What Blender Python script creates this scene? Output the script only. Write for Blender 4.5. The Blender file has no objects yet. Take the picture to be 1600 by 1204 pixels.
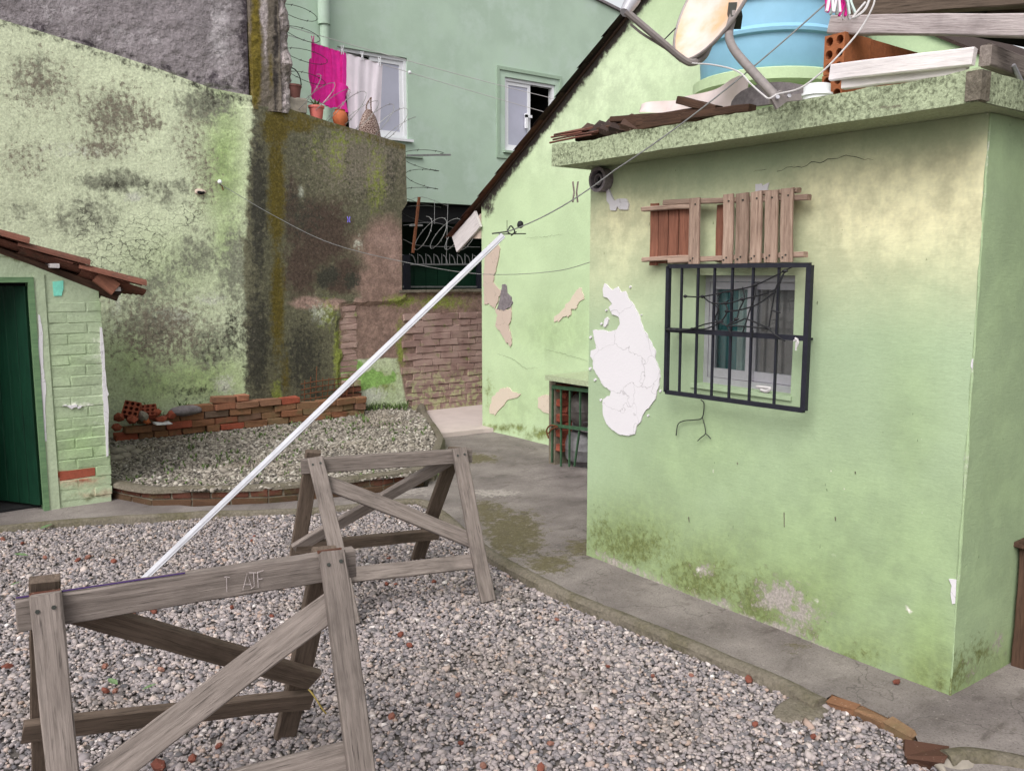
import bpy, bmesh, math, random
import numpy as np
from mathutils import Vector, Matrix
from mathutils.geometry import delaunay_2d_cdt
random.seed(7); rng = np.random.default_rng(11)
S = bpy.context.scene
COL = S.collection

# ---------------------------------------------------------------- camera, sky, sun, exposure
F, H, PITCH = 1350.0, 1.65, math.atan(175 / 1350.0)
RGT = np.array([.8, -.6, 0]); FH = np.array([.6, .8, 0]); UPZ = np.array([0, 0, 1.])
FWD = FH * math.cos(PITCH) - UPZ * math.sin(PITCH)
CUP = FH * math.sin(PITCH) + UPZ * math.cos(PITCH)
CAM = np.array([0, 0, H])
cam = bpy.data.cameras.new('camera'); camo = bpy.data.objects.new('camera', cam); COL.objects.link(camo)
cam.sensor_fit = 'HORIZONTAL'; cam.sensor_width = 36; cam.lens = 36 * F / 1600
cam.clip_start = .05; cam.clip_end = 500
m = Matrix.Identity(4)
for i, v in enumerate((RGT, CUP, -FWD)):
    for j in range(3): m[j][i] = v[j]
m.translation = CAM; camo.matrix_world = m
S.camera = camo

W = bpy.data.worlds.new('World'); S.world = W; W.use_nodes = True
wn = W.node_tree; wn.nodes.clear()
SUN_EL, SUN_AZ = math.radians(47), math.radians(-152)      # azimuth of the light's origin, measured from +X
sky = wn.nodes.new('ShaderNodeTexSky'); sky.sky_type = 'NISHITA'; sky.sun_disc = False
sky.sun_elevation = SUN_EL; sky.sun_rotation = math.pi / 2 - SUN_AZ
sky.air_density = 1.0; sky.dust_density = 4.0
hs = wn.nodes.new('ShaderNodeHueSaturation'); hs.inputs['Saturation'].default_value = .12
bg = wn.nodes.new('ShaderNodeBackground'); bg.inputs['Strength'].default_value = .15
wo = wn.nodes.new('ShaderNodeOutputWorld')
wn.links.new(sky.outputs[0], hs.inputs['Color']); wn.links.new(hs.outputs[0], bg.inputs[0]); wn.links.new(bg.outputs[0], wo.inputs[0])
sl = bpy.data.lights.new('sun', 'SUN'); sl.energy = 1.25; sl.angle = math.radians(40); sl.color = (1, .97, .92)
so = bpy.data.objects.new('sun', sl); COL.objects.link(so)
sd = Vector((math.cos(SUN_EL) * math.cos(SUN_AZ), math.cos(SUN_EL) * math.sin(SUN_AZ), math.sin(SUN_EL)))
so.rotation_euler = sd.to_track_quat('Z', 'Y').to_euler()
S.view_settings.view_transform = 'Standard'; S.view_settings.look = 'None'
S.view_settings.gamma = 1; S.view_settings.use_curve_mapping = False
S.view_settings.exposure = 0.55
S.render.engine = 'CYCLES'
S.cycles.max_bounces = 6; S.cycles.diffuse_bounces = 4; S.cycles.transparent_max_bounces = 12

# ---------------------------------------------------------------- photograph -> place
def ray(x, y): return (x - 800) / F * RGT - (y - 602) / F * CUP + FWD
def GZ(x, y, z=0.): d = ray(x, y); return CAM + d * (z - H) / d[2]
def GX(x, y, v): d = ray(x, y); return CAM + d * v / d[0]
def GY(x, y, v): d = ray(x, y); return CAM + d * v / d[1]
def GD(x, y, dep): return CAM + ray(x, y) * dep
def proj(P):
    d = np.asarray(P, float) - CAM; w = d @ FWD
    return 800 + F * (d @ RGT) / w, 602 - F * (d @ CUP) / w

# ---------------------------------------------------------------- noise in numpy
def vnoise(P, seed=0):
    P = np.asarray(P, float); I = np.floor(P).astype(np.int64); f = P - I; f = f * f * (3 - 2 * f)
    out = np.zeros(len(P))
    for c in range(8):
        o = np.array([c & 1, c >> 1 & 1, c >> 2 & 1]); q = I + o
        h = (q[:, 0] * 374761393 + q[:, 1] * 668265263 + q[:, 2] * 2147483647 + seed * 1274126177) & 0xffffffff
        h = ((h ^ (h >> 13)) * 1274126177) & 0xffffffff; h = (h ^ (h >> 16)) & 0xffff
        w = np.prod(np.where(o, f, 1 - f), axis=1)
        out += w * h / 65535.
    return out
def fbm(P, sc=1., oc=4, seed=0):
    P = np.asarray(P, float) * sc; a, t, s = 1., 0., 0.
    for k in range(oc): s = s + a * vnoise(P, seed + k); t += a; a *= .5; P = P * 2.03
    return s / t

# ---------------------------------------------------------------- object plumbing
WLOC = {}
def origin(o): return np.array(WLOC.get(o.name, (0, 0, 0)))
def tag(o, label=None, cat=None, group=None, kind=None):
    if label: o['label'] = label
    if cat: o['category'] = cat
    if group: o['group'] = group
    if kind: o['kind'] = kind
    return o
def empty(name, loc, label=None, cat=None, group=None):
    o = bpy.data.objects.new(name, None); COL.objects.link(o); o.location = loc; o.empty_display_size = .1
    WLOC[o.name] = tuple(loc); return tag(o, label, cat, group)
def link(name, me, loc, parent=None, rot=None):
    o = bpy.data.objects.new(name, me); COL.objects.link(o)
    loc = np.array(loc, float); WLOC[o.name] = tuple(loc)
    if parent: o.parent = parent; o.location = loc - origin(parent)
    else: o.location = loc
    if rot is not None: o.rotation_euler = rot
    return o
def mesh(name, V, Fc, mat, smooth=False):
    me = bpy.data.meshes.new(name); me.from_pydata([tuple(map(float, v)) for v in V], [], Fc); me.update()
    if mat: me.materials.append(mat)
    if smooth:
        me.polygons.foreach_set('use_smooth', [True] * len(me.polygons)); me.set_sharp_from_angle(angle=math.radians(42))
    return me
def mk(name, V, Fc, mat, parent=None, smooth=False, org=None, attrs=None):
    V = np.asarray(V, float)
    if org is None: org = np.array([*V.mean(0)[:2], V[:, 2].min()])
    me = mesh(name, V - org, Fc, mat, smooth)
    for k, a in (attrs or {}).items():
        at = me.attributes.new(k, 'FLOAT', 'POINT'); at.data.foreach_set('value', np.asarray(a, np.float32))
    return link(name, me, org, parent)
class MB:
    def __init__(s): s.V = []; s.F = []
    def add(s, V, Fc):
        b = len(s.V); s.V += [tuple(map(float, v)) for v in V]; s.F += [tuple(i + b for i in f) for f in Fc]; return s
    def box(s, a, b):
        (x0, y0, z0), (x1, y1, z1) = a, b
        V = [(x, y, z) for z in (z0, z1) for y in (y0, y1) for x in (x0, x1)]
        return s.add(V, [(0, 2, 3, 1), (4, 5, 7, 6), (0, 1, 5, 4), (2, 6, 7, 3), (0, 4, 6, 2), (1, 3, 7, 5)])
    def bar(s, p, q, w, t, up=(0, 0, 1)):
        p, q, up = (np.asarray(k, float) for k in (p, q, up)); d = q - p; d /= np.linalg.norm(d)
        a = np.cross(d, up)
        if np.linalg.norm(a) < 1e-6: a = np.cross(d, (1, 0, 0))
        a /= np.linalg.norm(a); b = np.cross(a, d)
        V = [e + sx * a * t / 2 + sy * b * w / 2 for e in (p, q) for sx, sy in ((-1, -1), (1, -1), (1, 1), (-1, 1))]
        return s.add(V, [(3, 2, 1, 0), (4, 5, 6, 7), (0, 1, 5, 4), (1, 2, 6, 5), (2, 3, 7, 6), (3, 0, 4, 7)])
    def tube(s, P, r, n=6, close=False):
        P = np.asarray(P, float); N = len(P); rr = np.broadcast_to(r, (N,)); V = []; nrm = None
        for i in range(N):
            t = (P[(i + 1) % N] - P[i - 1]) if close else (P[min(i + 1, N - 1)] - P[max(i - 1, 0)])
            t = t / (np.linalg.norm(t) + 1e-9)
            if nrm is None: nrm = np.cross(t, (0, 0, 1) if abs(t[2]) < .9 else (1, 0, 0))
            nrm = nrm - t * (nrm @ t); nrm = nrm / (np.linalg.norm(nrm) + 1e-9); b = np.cross(t, nrm)
            for k in range(n):
                a = 2 * math.pi * k / n; V.append(P[i] + rr[i] * (math.cos(a) * nrm + math.sin(a) * b))
        Fc = []
        for i in range(N if close else N - 1):
            j = (i + 1) % N
            for k in range(n): Fc.append((i * n + k, i * n + (k + 1) % n, j * n + (k + 1) % n, j * n + k))
        if not close: Fc += [tuple(range(n))[::-1], tuple((N - 1) * n + k for k in range(n))]
        return s.add(V, Fc)
    def lathe(s, prof, c=(0, 0, 0), n=24, cap=True):
        V = []; Fc = []; c = np.asarray(c, float)
        for r, z in prof:
            for k in range(n): a = 2 * math.pi * k / n; V.append(c + (r * math.cos(a), r * math.sin(a), z))
        for i in range(len(prof) - 1):
            for k in range(n): Fc.append((i * n + k, i * n + (k + 1) % n, (i + 1) * n + (k + 1) % n, (i + 1) * n + k))
        if cap: Fc += [tuple(range(n))[::-1], tuple((len(prof) - 1) * n + k for k in range(n))]
        return s.add(V, Fc)
    def build(s, name, mat, parent=None, smooth=False, **k): return mk(name, s.V, s.F, mat, parent, smooth, **k)
def spline(P, n=8):
    P = np.asarray(P, float); out = []
    Q = np.vstack([2 * P[0] - P[1], P, 2 * P[-1] - P[-2]])
    for i in range(1, len(Q) - 2):
        a, b, c, d = Q[i - 1:i + 3]
        for k in range(n):
            t = k / n; out.append(.5 * (2 * b + (c - a) * t + (2 * a - 5 * b + 4 * c - d) * t * t + (3 * b - a - 3 * c + d) * t ** 3))
    out.append(P[-1]); return np.array(out)
def sag(a, b, s, n=24):
    a, b = np.asarray(a, float), np.asarray(b, float); t = np.linspace(0, 1, n)[:, None]
    P = a + (b - a) * t; P[:, 2] -= (4 * s * t * (1 - t))[:, 0]; return P

def inpoly(P, poly):
    P = np.asarray(P, float); poly = np.asarray(poly, float); x, y = P[:, 0], P[:, 1]; r = np.zeros(len(P), bool)
    j = len(poly) - 1
    for i in range(len(poly)):
        xi, yi = poly[i]; xj, yj = poly[j]
        c = ((yi > y) != (yj > y)) & (x < (xj - xi) * (y - yi) / (yj - yi + 1e-12) + xi); r ^= c; j = i
    return r
def resample(poly, step):
    out = []
    for i in range(len(poly)):
        a, b = np.array(poly[i], float), np.array(poly[(i + 1) % len(poly)], float)
        n = max(1, int(round(np.linalg.norm(b - a) / step)))
        out += [tuple(a + (b - a) * k / n) for k in range(n)]
    return out
def sheet(poly, step, holes=(), to3=None, thick=0., jit=.25, rs=None):
    """triangulated plate of an outline with holes; front at depth 0, rim and back at depth thick"""
    loops = [resample(l, rs or step) for l in [poly, *holes]]
    pts, edges = [], []
    for l in loops:
        b = len(pts); pts += l; edges += [(b + i, b + (i + 1) % len(l)) for i in range(len(l))]
    nb = len(pts); A = np.array(loops[0]); lo, hi = A.min(0), A.max(0)
    gx, gy = np.meshgrid(np.arange(lo[0] + step / 2, hi[0], step), np.arange(lo[1] + step / 2, hi[1], step))
    G = np.stack([gx.ravel(), gy.ravel()], 1)
    if len(G):
        G = G + rng.uniform(-jit, jit, G.shape) * step
        k = inpoly(G, loops[0])
        for h in loops[1:]: k &= ~inpoly(G, h)
        for l in loops:
            L = np.array(l)
            for i0 in range(0, len(L), 200):
                k &= (((G[:, None] - L[None, i0:i0 + 200]) ** 2).sum(2) > (step * .35) ** 2).all(1)
        pts += [tuple(p) for p in G[k]]
    r = delaunay_2d_cdt([Vector(p) for p in pts], edges, [], 0, 1e-6)
    P = np.array([tuple(v) for v in r[0]]); T = np.array([f for f in r[2]])
    c = P[T].mean(1); k = inpoly(c, loops[0])
    for h in loops[1:]: k &= ~inpoly(c, h)
    T = T[k]
    ar = (P[T[:, 1], 0] - P[T[:, 0], 0]) * (P[T[:, 2], 1] - P[T[:, 0], 1]) - (P[T[:, 1], 1] - P[T[:, 0], 1]) * (P[T[:, 2], 0] - P[T[:, 0], 0])
    T[ar < 0] = T[ar < 0][:, ::-1]
    V = [to3(u, v, 0.) for u, v in P]; Fc = [tuple(map(int, t)) for t in T]
    if thick:
        n = len(V); V += [to3(u, v, thick) for u, v in P]; Fc += [(a + n, c_ + n, b + n) for a, b, c_ in Fc]
        cnt = {}
        for a, b, c_ in T:
            for e in ((a, b), (b, c_), (c_, a)): cnt[e] = 1
        for (a, b) in list(cnt):
            if (b, a) not in cnt: Fc.append((int(b), int(a), int(a) + n, int(b) + n))
    return np.array(V), Fc
def facing(V, Fc, toward):
    """flip so that the first face looks towards a direction"""
    a, b, c = (np.asarray(V[i]) for i in Fc[0][:3])
    return Fc if np.cross(b - a, c - a) @ np.asarray(toward, float) > 0 else [tuple(f[::-1]) for f in Fc]
def ragged(poly, step, amp, seed=0):
    P = np.array(resample(poly, step)); c = P.mean(0); d = P - c; L = np.linalg.norm(d, axis=1, keepdims=True)
    n = fbm(np.c_[P * 9 / step * .05, np.zeros(len(P))], 1, 4, seed)[:, None] - .5
    return [tuple(p) for p in P + d / L * n * 2 * amp]

# masks painted from where stains stand on a wall (given in photograph pixels, kept on the wall)
def blob(px, py, cx, cy, rx, ry, s=1.): return s * np.exp(-(((px - cx) / rx) ** 2 + ((py - cy) / ry) ** 2))
def blobs(px, py, L):
    o = np.zeros(len(px))
    for b in L: o = np.maximum(o, blob(px, py, *b))
    return o
def polymask(px, py, poly, soft):
    P = np.c_[px, py]; k = inpoly(P, poly).astype(float); A = np.array(resample(poly, soft))
    d = np.full(len(P), 1e9)
    for a in A: d = np.minimum(d, ((P - a) ** 2).sum(1))
    d = np.sqrt(d); return np.where(k > 0, .5 + np.clip(d / soft, 0, 1) * .5, .5 - np.clip(d / soft, 0, 1) * .5)
def nearline(px, py, pts, w):
    d = np.full(len(px), 1e9)
    for a, b in zip(pts[:-1], pts[1:]):
        a, b = np.array(a, float), np.array(b, float); t = np.clip(((px - a[0]) * (b - a)[0] + (py - a[1]) * (b - a)[1]) / ((b - a) @ (b - a)), 0, 1)
        d = np.minimum(d, np.hypot(px - a[0] - t * (b - a)[0], py - a[1] - t * (b - a)[1]))
    return np.exp(-(d / w) ** 2)

# ---------------------------------------------------------------- materials
def lin(c): return tuple(((v / 255) / 12.92 if v / 255 <= .04045 else ((v / 255 + .055) / 1.055) ** 2.4) for v in c) + (1.,)
class NT:
    def __init__(s, name, rough=.85, spec=.3):
        s.m = bpy.data.materials.new(name); s.m.use_nodes = True; s.t = s.m.node_tree
        s.b = s.t.nodes['Principled BSDF']; s.b.inputs['Roughness'].default_value = rough
        s.b.inputs['Specular IOR Level'].default_value = spec; s.pos = None; s.oc = None
    def put(s, sock, v):
        if isinstance(v, bpy.types.NodeSocket): s.t.links.new(v, sock)
        else: sock.default_value = v
    def node(s, ty, ins=None, **pr):
        n = s.t.nodes.new(ty)
        for k, v in pr.items(): setattr(n, k, v)
        for k, v in (ins or {}).items(): s.put(n.inputs[k], v)
        return n
    def P(s):
        if s.pos is None: s.pos = s.node('ShaderNodeNewGeometry').outputs['Position']
        return s.pos
    def O(s):
        if s.oc is None: s.oc = s.node('ShaderNodeTexCoord').outputs['Object']
        return s.oc
    def noise(s, scale, detail=5, rough=.6, vec=None, dist=0.):
        return s.node('ShaderNodeTexNoise', {'Vector': vec or s.P(), 'Scale': scale, 'Detail': detail, 'Roughness': rough, 'Distortion': dist}).outputs['Fac']
    def vor(s, scale, feature='F1', vec=None, out='Distance'):
        return s.node('ShaderNodeTexVoronoi', {'Vector': vec or s.P(), 'Scale': scale}, feature=feature).outputs[out]
    def scaled(s, vec, sc): return s.node('ShaderNodeMapping', {'Vector': vec, 'Scale': sc}).outputs[0]
    def warp(s, sc, amt):
        c = s.node('ShaderNodeTexNoise', {'Vector': s.P(), 'Scale': sc, 'Detail': 4.}).outputs['Color']
        return s.node('ShaderNodeVectorMath', {0: c, 1: (amt, amt, amt), 2: s.P()}, operation='MULTIPLY_ADD').outputs[0]
    def math(s, op, a, b=0., clamp=False):
        n = s.node('ShaderNodeMath', operation=op, use_clamp=clamp); s.put(n.inputs[0], a); s.put(n.inputs[1], b); return n.outputs[0]
    def step(s, v, lo, hi, a=0., b=1.):
        return s.node('ShaderNodeMapRange', {'Value': v, 'From Min': lo, 'From Max': hi, 'To Min': a, 'To Max': b}, interpolation_type='SMOOTHSTEP').outputs[0]
    def mix(s, f, a, b, mode='MIX'):
        n = s.node('ShaderNodeMix', data_type='RGBA', blend_type=mode); s.put(n.inputs[0], f); s.put(n.inputs[6], a); s.put(n.inputs[7], b); return n.outputs[2]
    def ramp(s, f, stops):
        n = s.node('ShaderNodeValToRGB', {'Fac': f}); e = n.color_ramp.elements
        while len(e) < len(stops): e.new(.5)
        for k, (p, c) in zip(e, stops): k.position = p; k.color = c
        return n.outputs[0]
    def attr(s, name): return s.node('ShaderNodeAttribute', attribute_name=name).outputs['Fac']
    def island(s): return s.node('ShaderNodeNewGeometry').outputs['Random Per Island']
    def rand(s): return s.node('ShaderNodeObjectInfo').outputs['Random']
    def color(s, v): s.put(s.b.inputs['Base Color'], v)
    def bump(s, h, st=.4, dist=.01, prev=None):
        ins = {'Height': h, 'Strength': st, 'Distance': dist}
        if prev: ins['Normal'] = prev
        n = s.node('ShaderNodeBump', ins).outputs[0]; s.put(s.b.inputs['Normal'], n); return n
def tone(c, k): return tuple(min(1, v * k) for v in c[:3]) + (1.,)

def wall_mat(name, base, layers, fine=(.12, 60), bump=(.35, 55, .006), rough=.85, speck=None, crack=None, var=None, streak=False, scuff=False):
    """paint or render with stains: layers = (attribute, colour, spread of the ragged edge, noise scale)"""
    n = NT(name, rough, .25); b = lin(base)
    big = n.noise(1.7, 4, .55); col = n.mix(n.step(big, .3, .7), tone(b, .92), tone(b, 1.06))
    if var: col = n.mix(n.step(n.noise(3.1, 5, .65), .45, .7), col, lin(var))
    for i, (a, c, k, sc) in enumerate(layers):
        if k <= .2:
            f = n.math('MULTIPLY', n.attr(a), n.step(n.noise(sc, 5, .6), .1, .6, .78, 1.))
        else:
            nz = n.noise(sc, 8, .72, dist=.4)
            if streak: nz = n.math('ADD', n.math('MULTIPLY', nz, .76), n.math('MULTIPLY', n.noise(sc * 1.6, 6, .7, n.scaled(n.P(), (1, 1, .14))), .24))
            f = n.step(n.math('ADD', n.attr(a), n.math('MULTIPLY', n.math('SUBTRACT', nz, .5), k)), .24, .62)
        cc = lin(c); cv = n.mix(n.step(n.noise(sc * 2.3, 4, .7), .35, .68), tone(cc, .75), tone(cc, 1.2))
        col = n.mix(f, col, cv)
    if speck:
        amt, c, sc = speck
        sp = n.step(n.noise(sc, 6, .75), .62, .74); zone = n.step(n.noise(2.6, 4, .6), .42, .65)
        col = n.mix(n.math('MULTIPLY', n.math('MULTIPLY', sp, zone), amt), col, lin(c))
    if scuff:
        sp = n.step(n.noise(38., 3, .5), .74, .78); col = n.mix(n.math('MULTIPLY', sp, n.step(n.noise(2.2, 3), .5, .62)), col, lin((214, 210, 196)))
        dr = n.step(n.noise(9., 6, .7, n.scaled(n.P(), (1, 1, .12))), .5, .8, 0., .22); col = n.mix(dr, col, tone(b, .72))
        sp = n.step(n.noise(55., 2, .5, n.scaled(n.P(), (1, 1, .4))), .76, .79); col = n.mix(n.math('MULTIPLY', sp, .7), col, lin((70, 84, 52)))
    if crack:
        a, sc = crack
        d = n.vor(sc, 'DISTANCE_TO_EDGE', n.scaled(n.warp(9., .16), (1, 1, 2.2)))
        f = n.math('MULTIPLY', n.step(d, .0, .05, 1., 0.), n.step(n.math('ADD', n.attr(a), n.math('MULTIPLY', n.noise(5., 4), .5)), .45, .8))
        col = n.mix(n.math('MULTIPLY', f, .8), col, lin((58, 54, 52)))
    fi = n.noise(fine[1], 5, .7)
    col = n.mix(1., col, n.ramp(fi, [(.25, (1 - fine[0] * 1.6,) * 3 + (1,)), (.75, (1 + fine[0] * .5,) * 3 + (1,))]), 'MULTIPLY')
    n.color(col)
    h = n.math('ADD', n.noise(bump[1], 6, .65), n.math('MULTIPLY', n.noise(bump[1] * .18, 3), 2.))
    if scuff: h = n.math('ADD', h, n.math('MULTIPLY', n.noise(22., 5, .65, n.scaled(n.P(), (1, 1, 5.))), .8))
    n.bump(h, bump[0], bump[2]); return n.m

def wood_mat(name, c1, c2, dark=(50, 44, 40), rough=.8, grain=1., stain=.5):
    n = NT(name, rough, .2); o = n.node('ShaderNodeVectorMath', {0: n.O(), 1: n.node('ShaderNodeObjectInfo').outputs['Location']}, operation='ADD').outputs[0]
    g = n.noise(5., 7, .7, n.scaled(o, (1.1, 14, 14)), .3); g2 = n.noise(14., 4, .6, n.scaled(o, (.7, 16, 16)))
    col = n.ramp(g, [(.3, lin(c1)), (.7, lin(c2))])
    col = n.mix(n.step(g2, .56, .72, 0., .75 * grain), col, lin(dark))
    col = n.mix(n.step(n.noise(4., 4, .6, o), .5, .75, 0., stain), col, tone(lin(c1), .55))
    r = n.rand(); col = n.mix(1., col, n.ramp(r, [(0, (.78, .76, .74, 1)), (1, (1.12, 1.1, 1.08, 1))]), 'MULTIPLY')
    n.color(col); n.bump(n.math('ADD', g, g2), .5 * grain, .004); return n.m
def plain(name, c, rough=.6, metal=0., var=.12, sc=30., bump=0., spec=.4):
    n = NT(name, rough, spec); n.b.inputs['Metallic'].default_value = metal; b = lin(c)
    col = n.mix(n.step(n.noise(sc, 5, .65), .3, .7), tone(b, 1 - var), tone(b, 1 + var)); n.color(col)
    if bump: n.bump(n.noise(sc * 2, 5), bump, .004)
    return n.m
def brick_mat(name, stops, mossc=None, mossamt=.4, sc=35.):
    n = NT(name, .9, .2); col = n.ramp(n.rand(), stops)
    col = n.mix(n.step(n.noise(sc, 6, .7), .4, .7, 0., .6), col, n.mix(.5, col, lin((70, 50, 42))))
    if mossc: col = n.mix(n.step(n.noise(7., 6, .7), .52, .68, 0., mossamt), col, lin(mossc))
    col = n.mix(n.step(n.noise(sc * 2.2, 4, .7), .62, .72, 0., .5), col, lin((170, 150, 135)))
    n.color(col); n.bump(n.noise(sc * 2, 6, .7), .5, .006); return n.m

M = {}
M['gravel'] = None
def gravel_mat(name, stops, dirt_shade):
    n = NT(name, .8, .3); col = n.ramp(n.island(), stops)
    col = n.mix(n.step(n.noise(60., 4, .7), .4, .7, 0., .35), col, lin((120, 112, 105)))
    col = n.mix(n.step(n.noise(1.6, 4, .6), .5, .75, 0., dirt_shade), col, lin((118, 104, 84)))
    n.color(col); n.bump(n.noise(160., 3), .3, .002); return n.m
g = lambda *c: lin(c)
M['gravel'] = gravel_mat('gravel', [(0, g(90, 88, 92)), (.2, g(120, 114, 117)), (.45, g(144, 135, 136)), (.72, g(158, 147, 146)), (.88, g(178, 166, 161)), (.94, g(160, 136, 124)), (1, g(208, 201, 199))], .35)
M['bed_gravel'] = gravel_mat('bed_gravel', [(0, g(92, 87, 80)), (.3, g(126, 118, 110)), (.6, g(146, 138, 128)), (.9, g(168, 160, 150)), (1, g(190, 184, 176))], .4)
M['soil'] = plain('soil', (92, 86, 82), .95, var=.3, sc=18, bump=.5)
M['concrete_path'] = None
def path_mat():
    n = NT('concrete_path', .85, .25); b = n.noise(2.3, 6, .62)
    col = n.ramp(b, [(.3, g(98, 91, 89)), (.5, g(122, 114, 111)), (.72, g(144, 136, 132))])
    st = n.noise(3.2, 5, .65, n.scaled(n.P(), (1, 2.6, 1)), .5); col = n.mix(n.step(st, .56, .72, 0., .6), col, g(72, 65, 60))
    f = n.step(n.math('ADD', n.attr('moss'), n.math('MULTIPLY', n.math('SUBTRACT', n.noise(15., 8, .78), .5), 2.2)), .42, .7)
    col = n.mix(f, col, n.mix(n.noise(40., 4), g(68, 62, 46), g(116, 108, 82)))
    f = n.step(n.math('ADD', n.attr('pale'), n.math('MULTIPLY', n.math('SUBTRACT', n.noise(24., 8, .8), .5), 2.2)), .55, .8)
    col = n.mix(n.math('MULTIPLY', f, .7), col, g(170, 162, 156))
    sp = n.noise(120., 4, .7); col = n.mix(n.step(sp, .5, .68, 0., .6), col, g(70, 64, 60))
    col = n.mix(n.step(n.noise(70., 5, .75), .58, .7, 0., .5), col, g(168, 160, 154))
    col = n.mix(n.step(n.noise(11., 7, .75), .5, .72, 0., .45), col, g(84, 76, 70))
    cr = n.vor(.9, 'DISTANCE_TO_EDGE', n.warp(3.5, .5))
    col = n.mix(n.step(cr, .0, .005, .45, 0.), col, g(52, 48, 44))
    n.color(col); n.bump(n.math('ADD', n.noise(70., 6, .7), n.math('MULTIPLY', b, 2.)), .5, .008); return n.m
M['concrete_path'] = path_mat()
M['kerb'] = wall_mat('mossy_concrete', (118, 110, 98), [], fine=(.3, 60), speck=(.9, (78, 74, 54), 34), var=(98, 92, 72), bump=(.8, 50, .014))
M['pale_floor'] = plain('pale_floor', (186, 172, 168), .7, var=.06, sc=6)
M['green_paint'] = wall_mat('green_paint', (159, 177, 145), [('cream', (216, 210, 172), 0, 2.2), ('lush', (144, 165, 114), 0, 2.), ('mossveil', (120, 134, 82), 0, 14.), ('moss', (104, 112, 68), 1.5, 30.), ('bare', (160, 152, 146), 1.8, 30.), ('chip', (226, 220, 212), .9, 30.)], fine=(.05, 70), bump=(.22, 30, .008), rough=.75, scuff=True)
M['plaster_white'] = None
def plaster_mat(name, c, cr=(170, 165, 168)):
    n = NT(name, .9, .2); b = lin(c); col = n.mix(n.noise(5., 5), tone(b, .95), tone(b, 1.04))
    d = n.vor(4.2, 'DISTANCE_TO_EDGE', n.warp(6., .22))
    col = n.mix(n.step(d, 0., .009, .6, 0.), col, lin(cr))
    col = n.mix(n.step(n.noise(22., 6, .7), .6, .8, 0., .4), col, tone(b, .82)); n.color(col); n.bump(n.noise(60., 5), .3, .004); return n.m
M['plaster_white'] = plaster_mat('plaster_white', (208, 204, 208), (140, 134, 138))
M['plaster_pink'] = plaster_mat('plaster_pink', (204, 190, 174), (176, 154, 136))
M['plaster_grey'] = plaster_mat('plaster_grey', (190, 172, 160), (140, 126, 118))
M['slab_paint'] = wall_mat('slab_paint', (172, 182, 150), [('dirt_shade', (106, 112, 88), 1.7, 55.), ('bare', (110, 100, 88), 1., 20.)], fine=(.25, 80), bump=(.7, 50, .012), speck=(.9, (70, 72, 56), 48))
M['gable_paint'] = wall_mat('gable_paint', (184, 203, 164), [('lush', (164, 186, 138), 0, 2.5), ('pale', (206, 218, 188), 0, 2.), ('dirt_shade', (58, 52, 48), 1.1, 16.), ('moss', (116, 126, 74), 1., 12.)], fine=(.06, 70), bump=(.25, 40, .008), speck=(.5, (120, 128, 96), 24))
M['old_wall'] = wall_mat('old_wall', (214, 221, 190), [('green', (162, 184, 122), 0, 5.), ('grime', (136, 138, 120), 1.7, 15.), ('wet', (104, 101, 82), 1., 12.), ('brown', (146, 120, 110), .4, 6.), ('pinkb', (168, 140, 130), .6, 8.), ('dkbrown', (82, 68, 60), 1.2, 14.), ('lime', (138, 146, 72), 1.5, 16.), ('pale', (210, 212, 196), 1.6, 20.), ('dark', (64, 62, 54), 1.8, 20.), ('fresh', (146, 184, 104), .35, 9.), ('olive', (98, 86, 38), 1.2, 18.), ('spots', (128, 120, 106), 2.2, 24.)],
    fine=(.3, 48), bump=(.7, 40, .007), speck=(.8, (92, 88, 76), 34), crack=('crack', 8.), streak=True)
M['grey_render'] = wall_mat('grey_render', (152, 143, 147), [('pale', (186, 178, 182), 1.4, 9.), ('dark', (80, 72, 78), 1.6, 14.), ('green', (92, 94, 78), .9, 10.)], fine=(.28, 30), bump=(1., 12, .05), speck=(.9, (70, 62, 68), 22))
M['pilaster'] = wall_mat('pilaster', (120, 110, 100), [('olive', (112, 98, 38), .7, 10.), ('pale', (184, 172, 172), .9, 12.), ('dark', (62, 56, 54), .9, 9.)], fine=(.25, 40), bump=(1., 22, .025))
M['teal_house'] = wall_mat('teal_house', (174, 194, 176), [], fine=(.04, 60), bump=(.08, 40, .003), var=(180, 198, 184))
M['teal_trim'] = plain('teal_trim', (150, 170, 150), .8, var=.05)
M['shed_paint'] = wall_mat('shed_paint', (172, 184, 156), [('lush', (146, 176, 116), 0, 3.), ('bare', (190, 176, 150), .9, 14.), ('flake', (226, 226, 214), 1.1, 32.), ('red', (150, 74, 50), .7, 12.), ('dirt_shade', (96, 98, 66), 1., 9.)], fine=(.12, 60), bump=(.5, 35, .01), speck=(.4, (120, 128, 96), 30))
M['low_brick'] = None
def low_brick_mat():
    n = NT('painted_low_brick', .9, .2)
    col = n.mix(n.step(n.noise(4., 5), .35, .65), g(138, 112, 106), g(160, 136, 128))
    z = n.node('ShaderNodeSeparateXYZ', {0: n.P()}).outputs[2]
    lowf = n.step(n.math('ADD', z, n.math('MULTIPLY', n.noise(3., 5), .9)), .75, 1.05, 1., 0.)
    col = n.mix(n.math('MULTIPLY', lowf, n.step(n.noise(16., 6, .7), .47, .58)), col, g(168, 166, 128))
    col = n.mix(n.step(n.noise(6., 6, .7), .56, .68, 0., .8), col, g(122, 132, 78))
    col = n.mix(n.step(n.noise(24., 5, .7), .62, .7, 0., .7), col, g(72, 54, 48)); n.color(col); n.bump(n.noise(50., 6), .6, .01); return n.m
M['low_brick'] = low_brick_mat()
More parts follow.
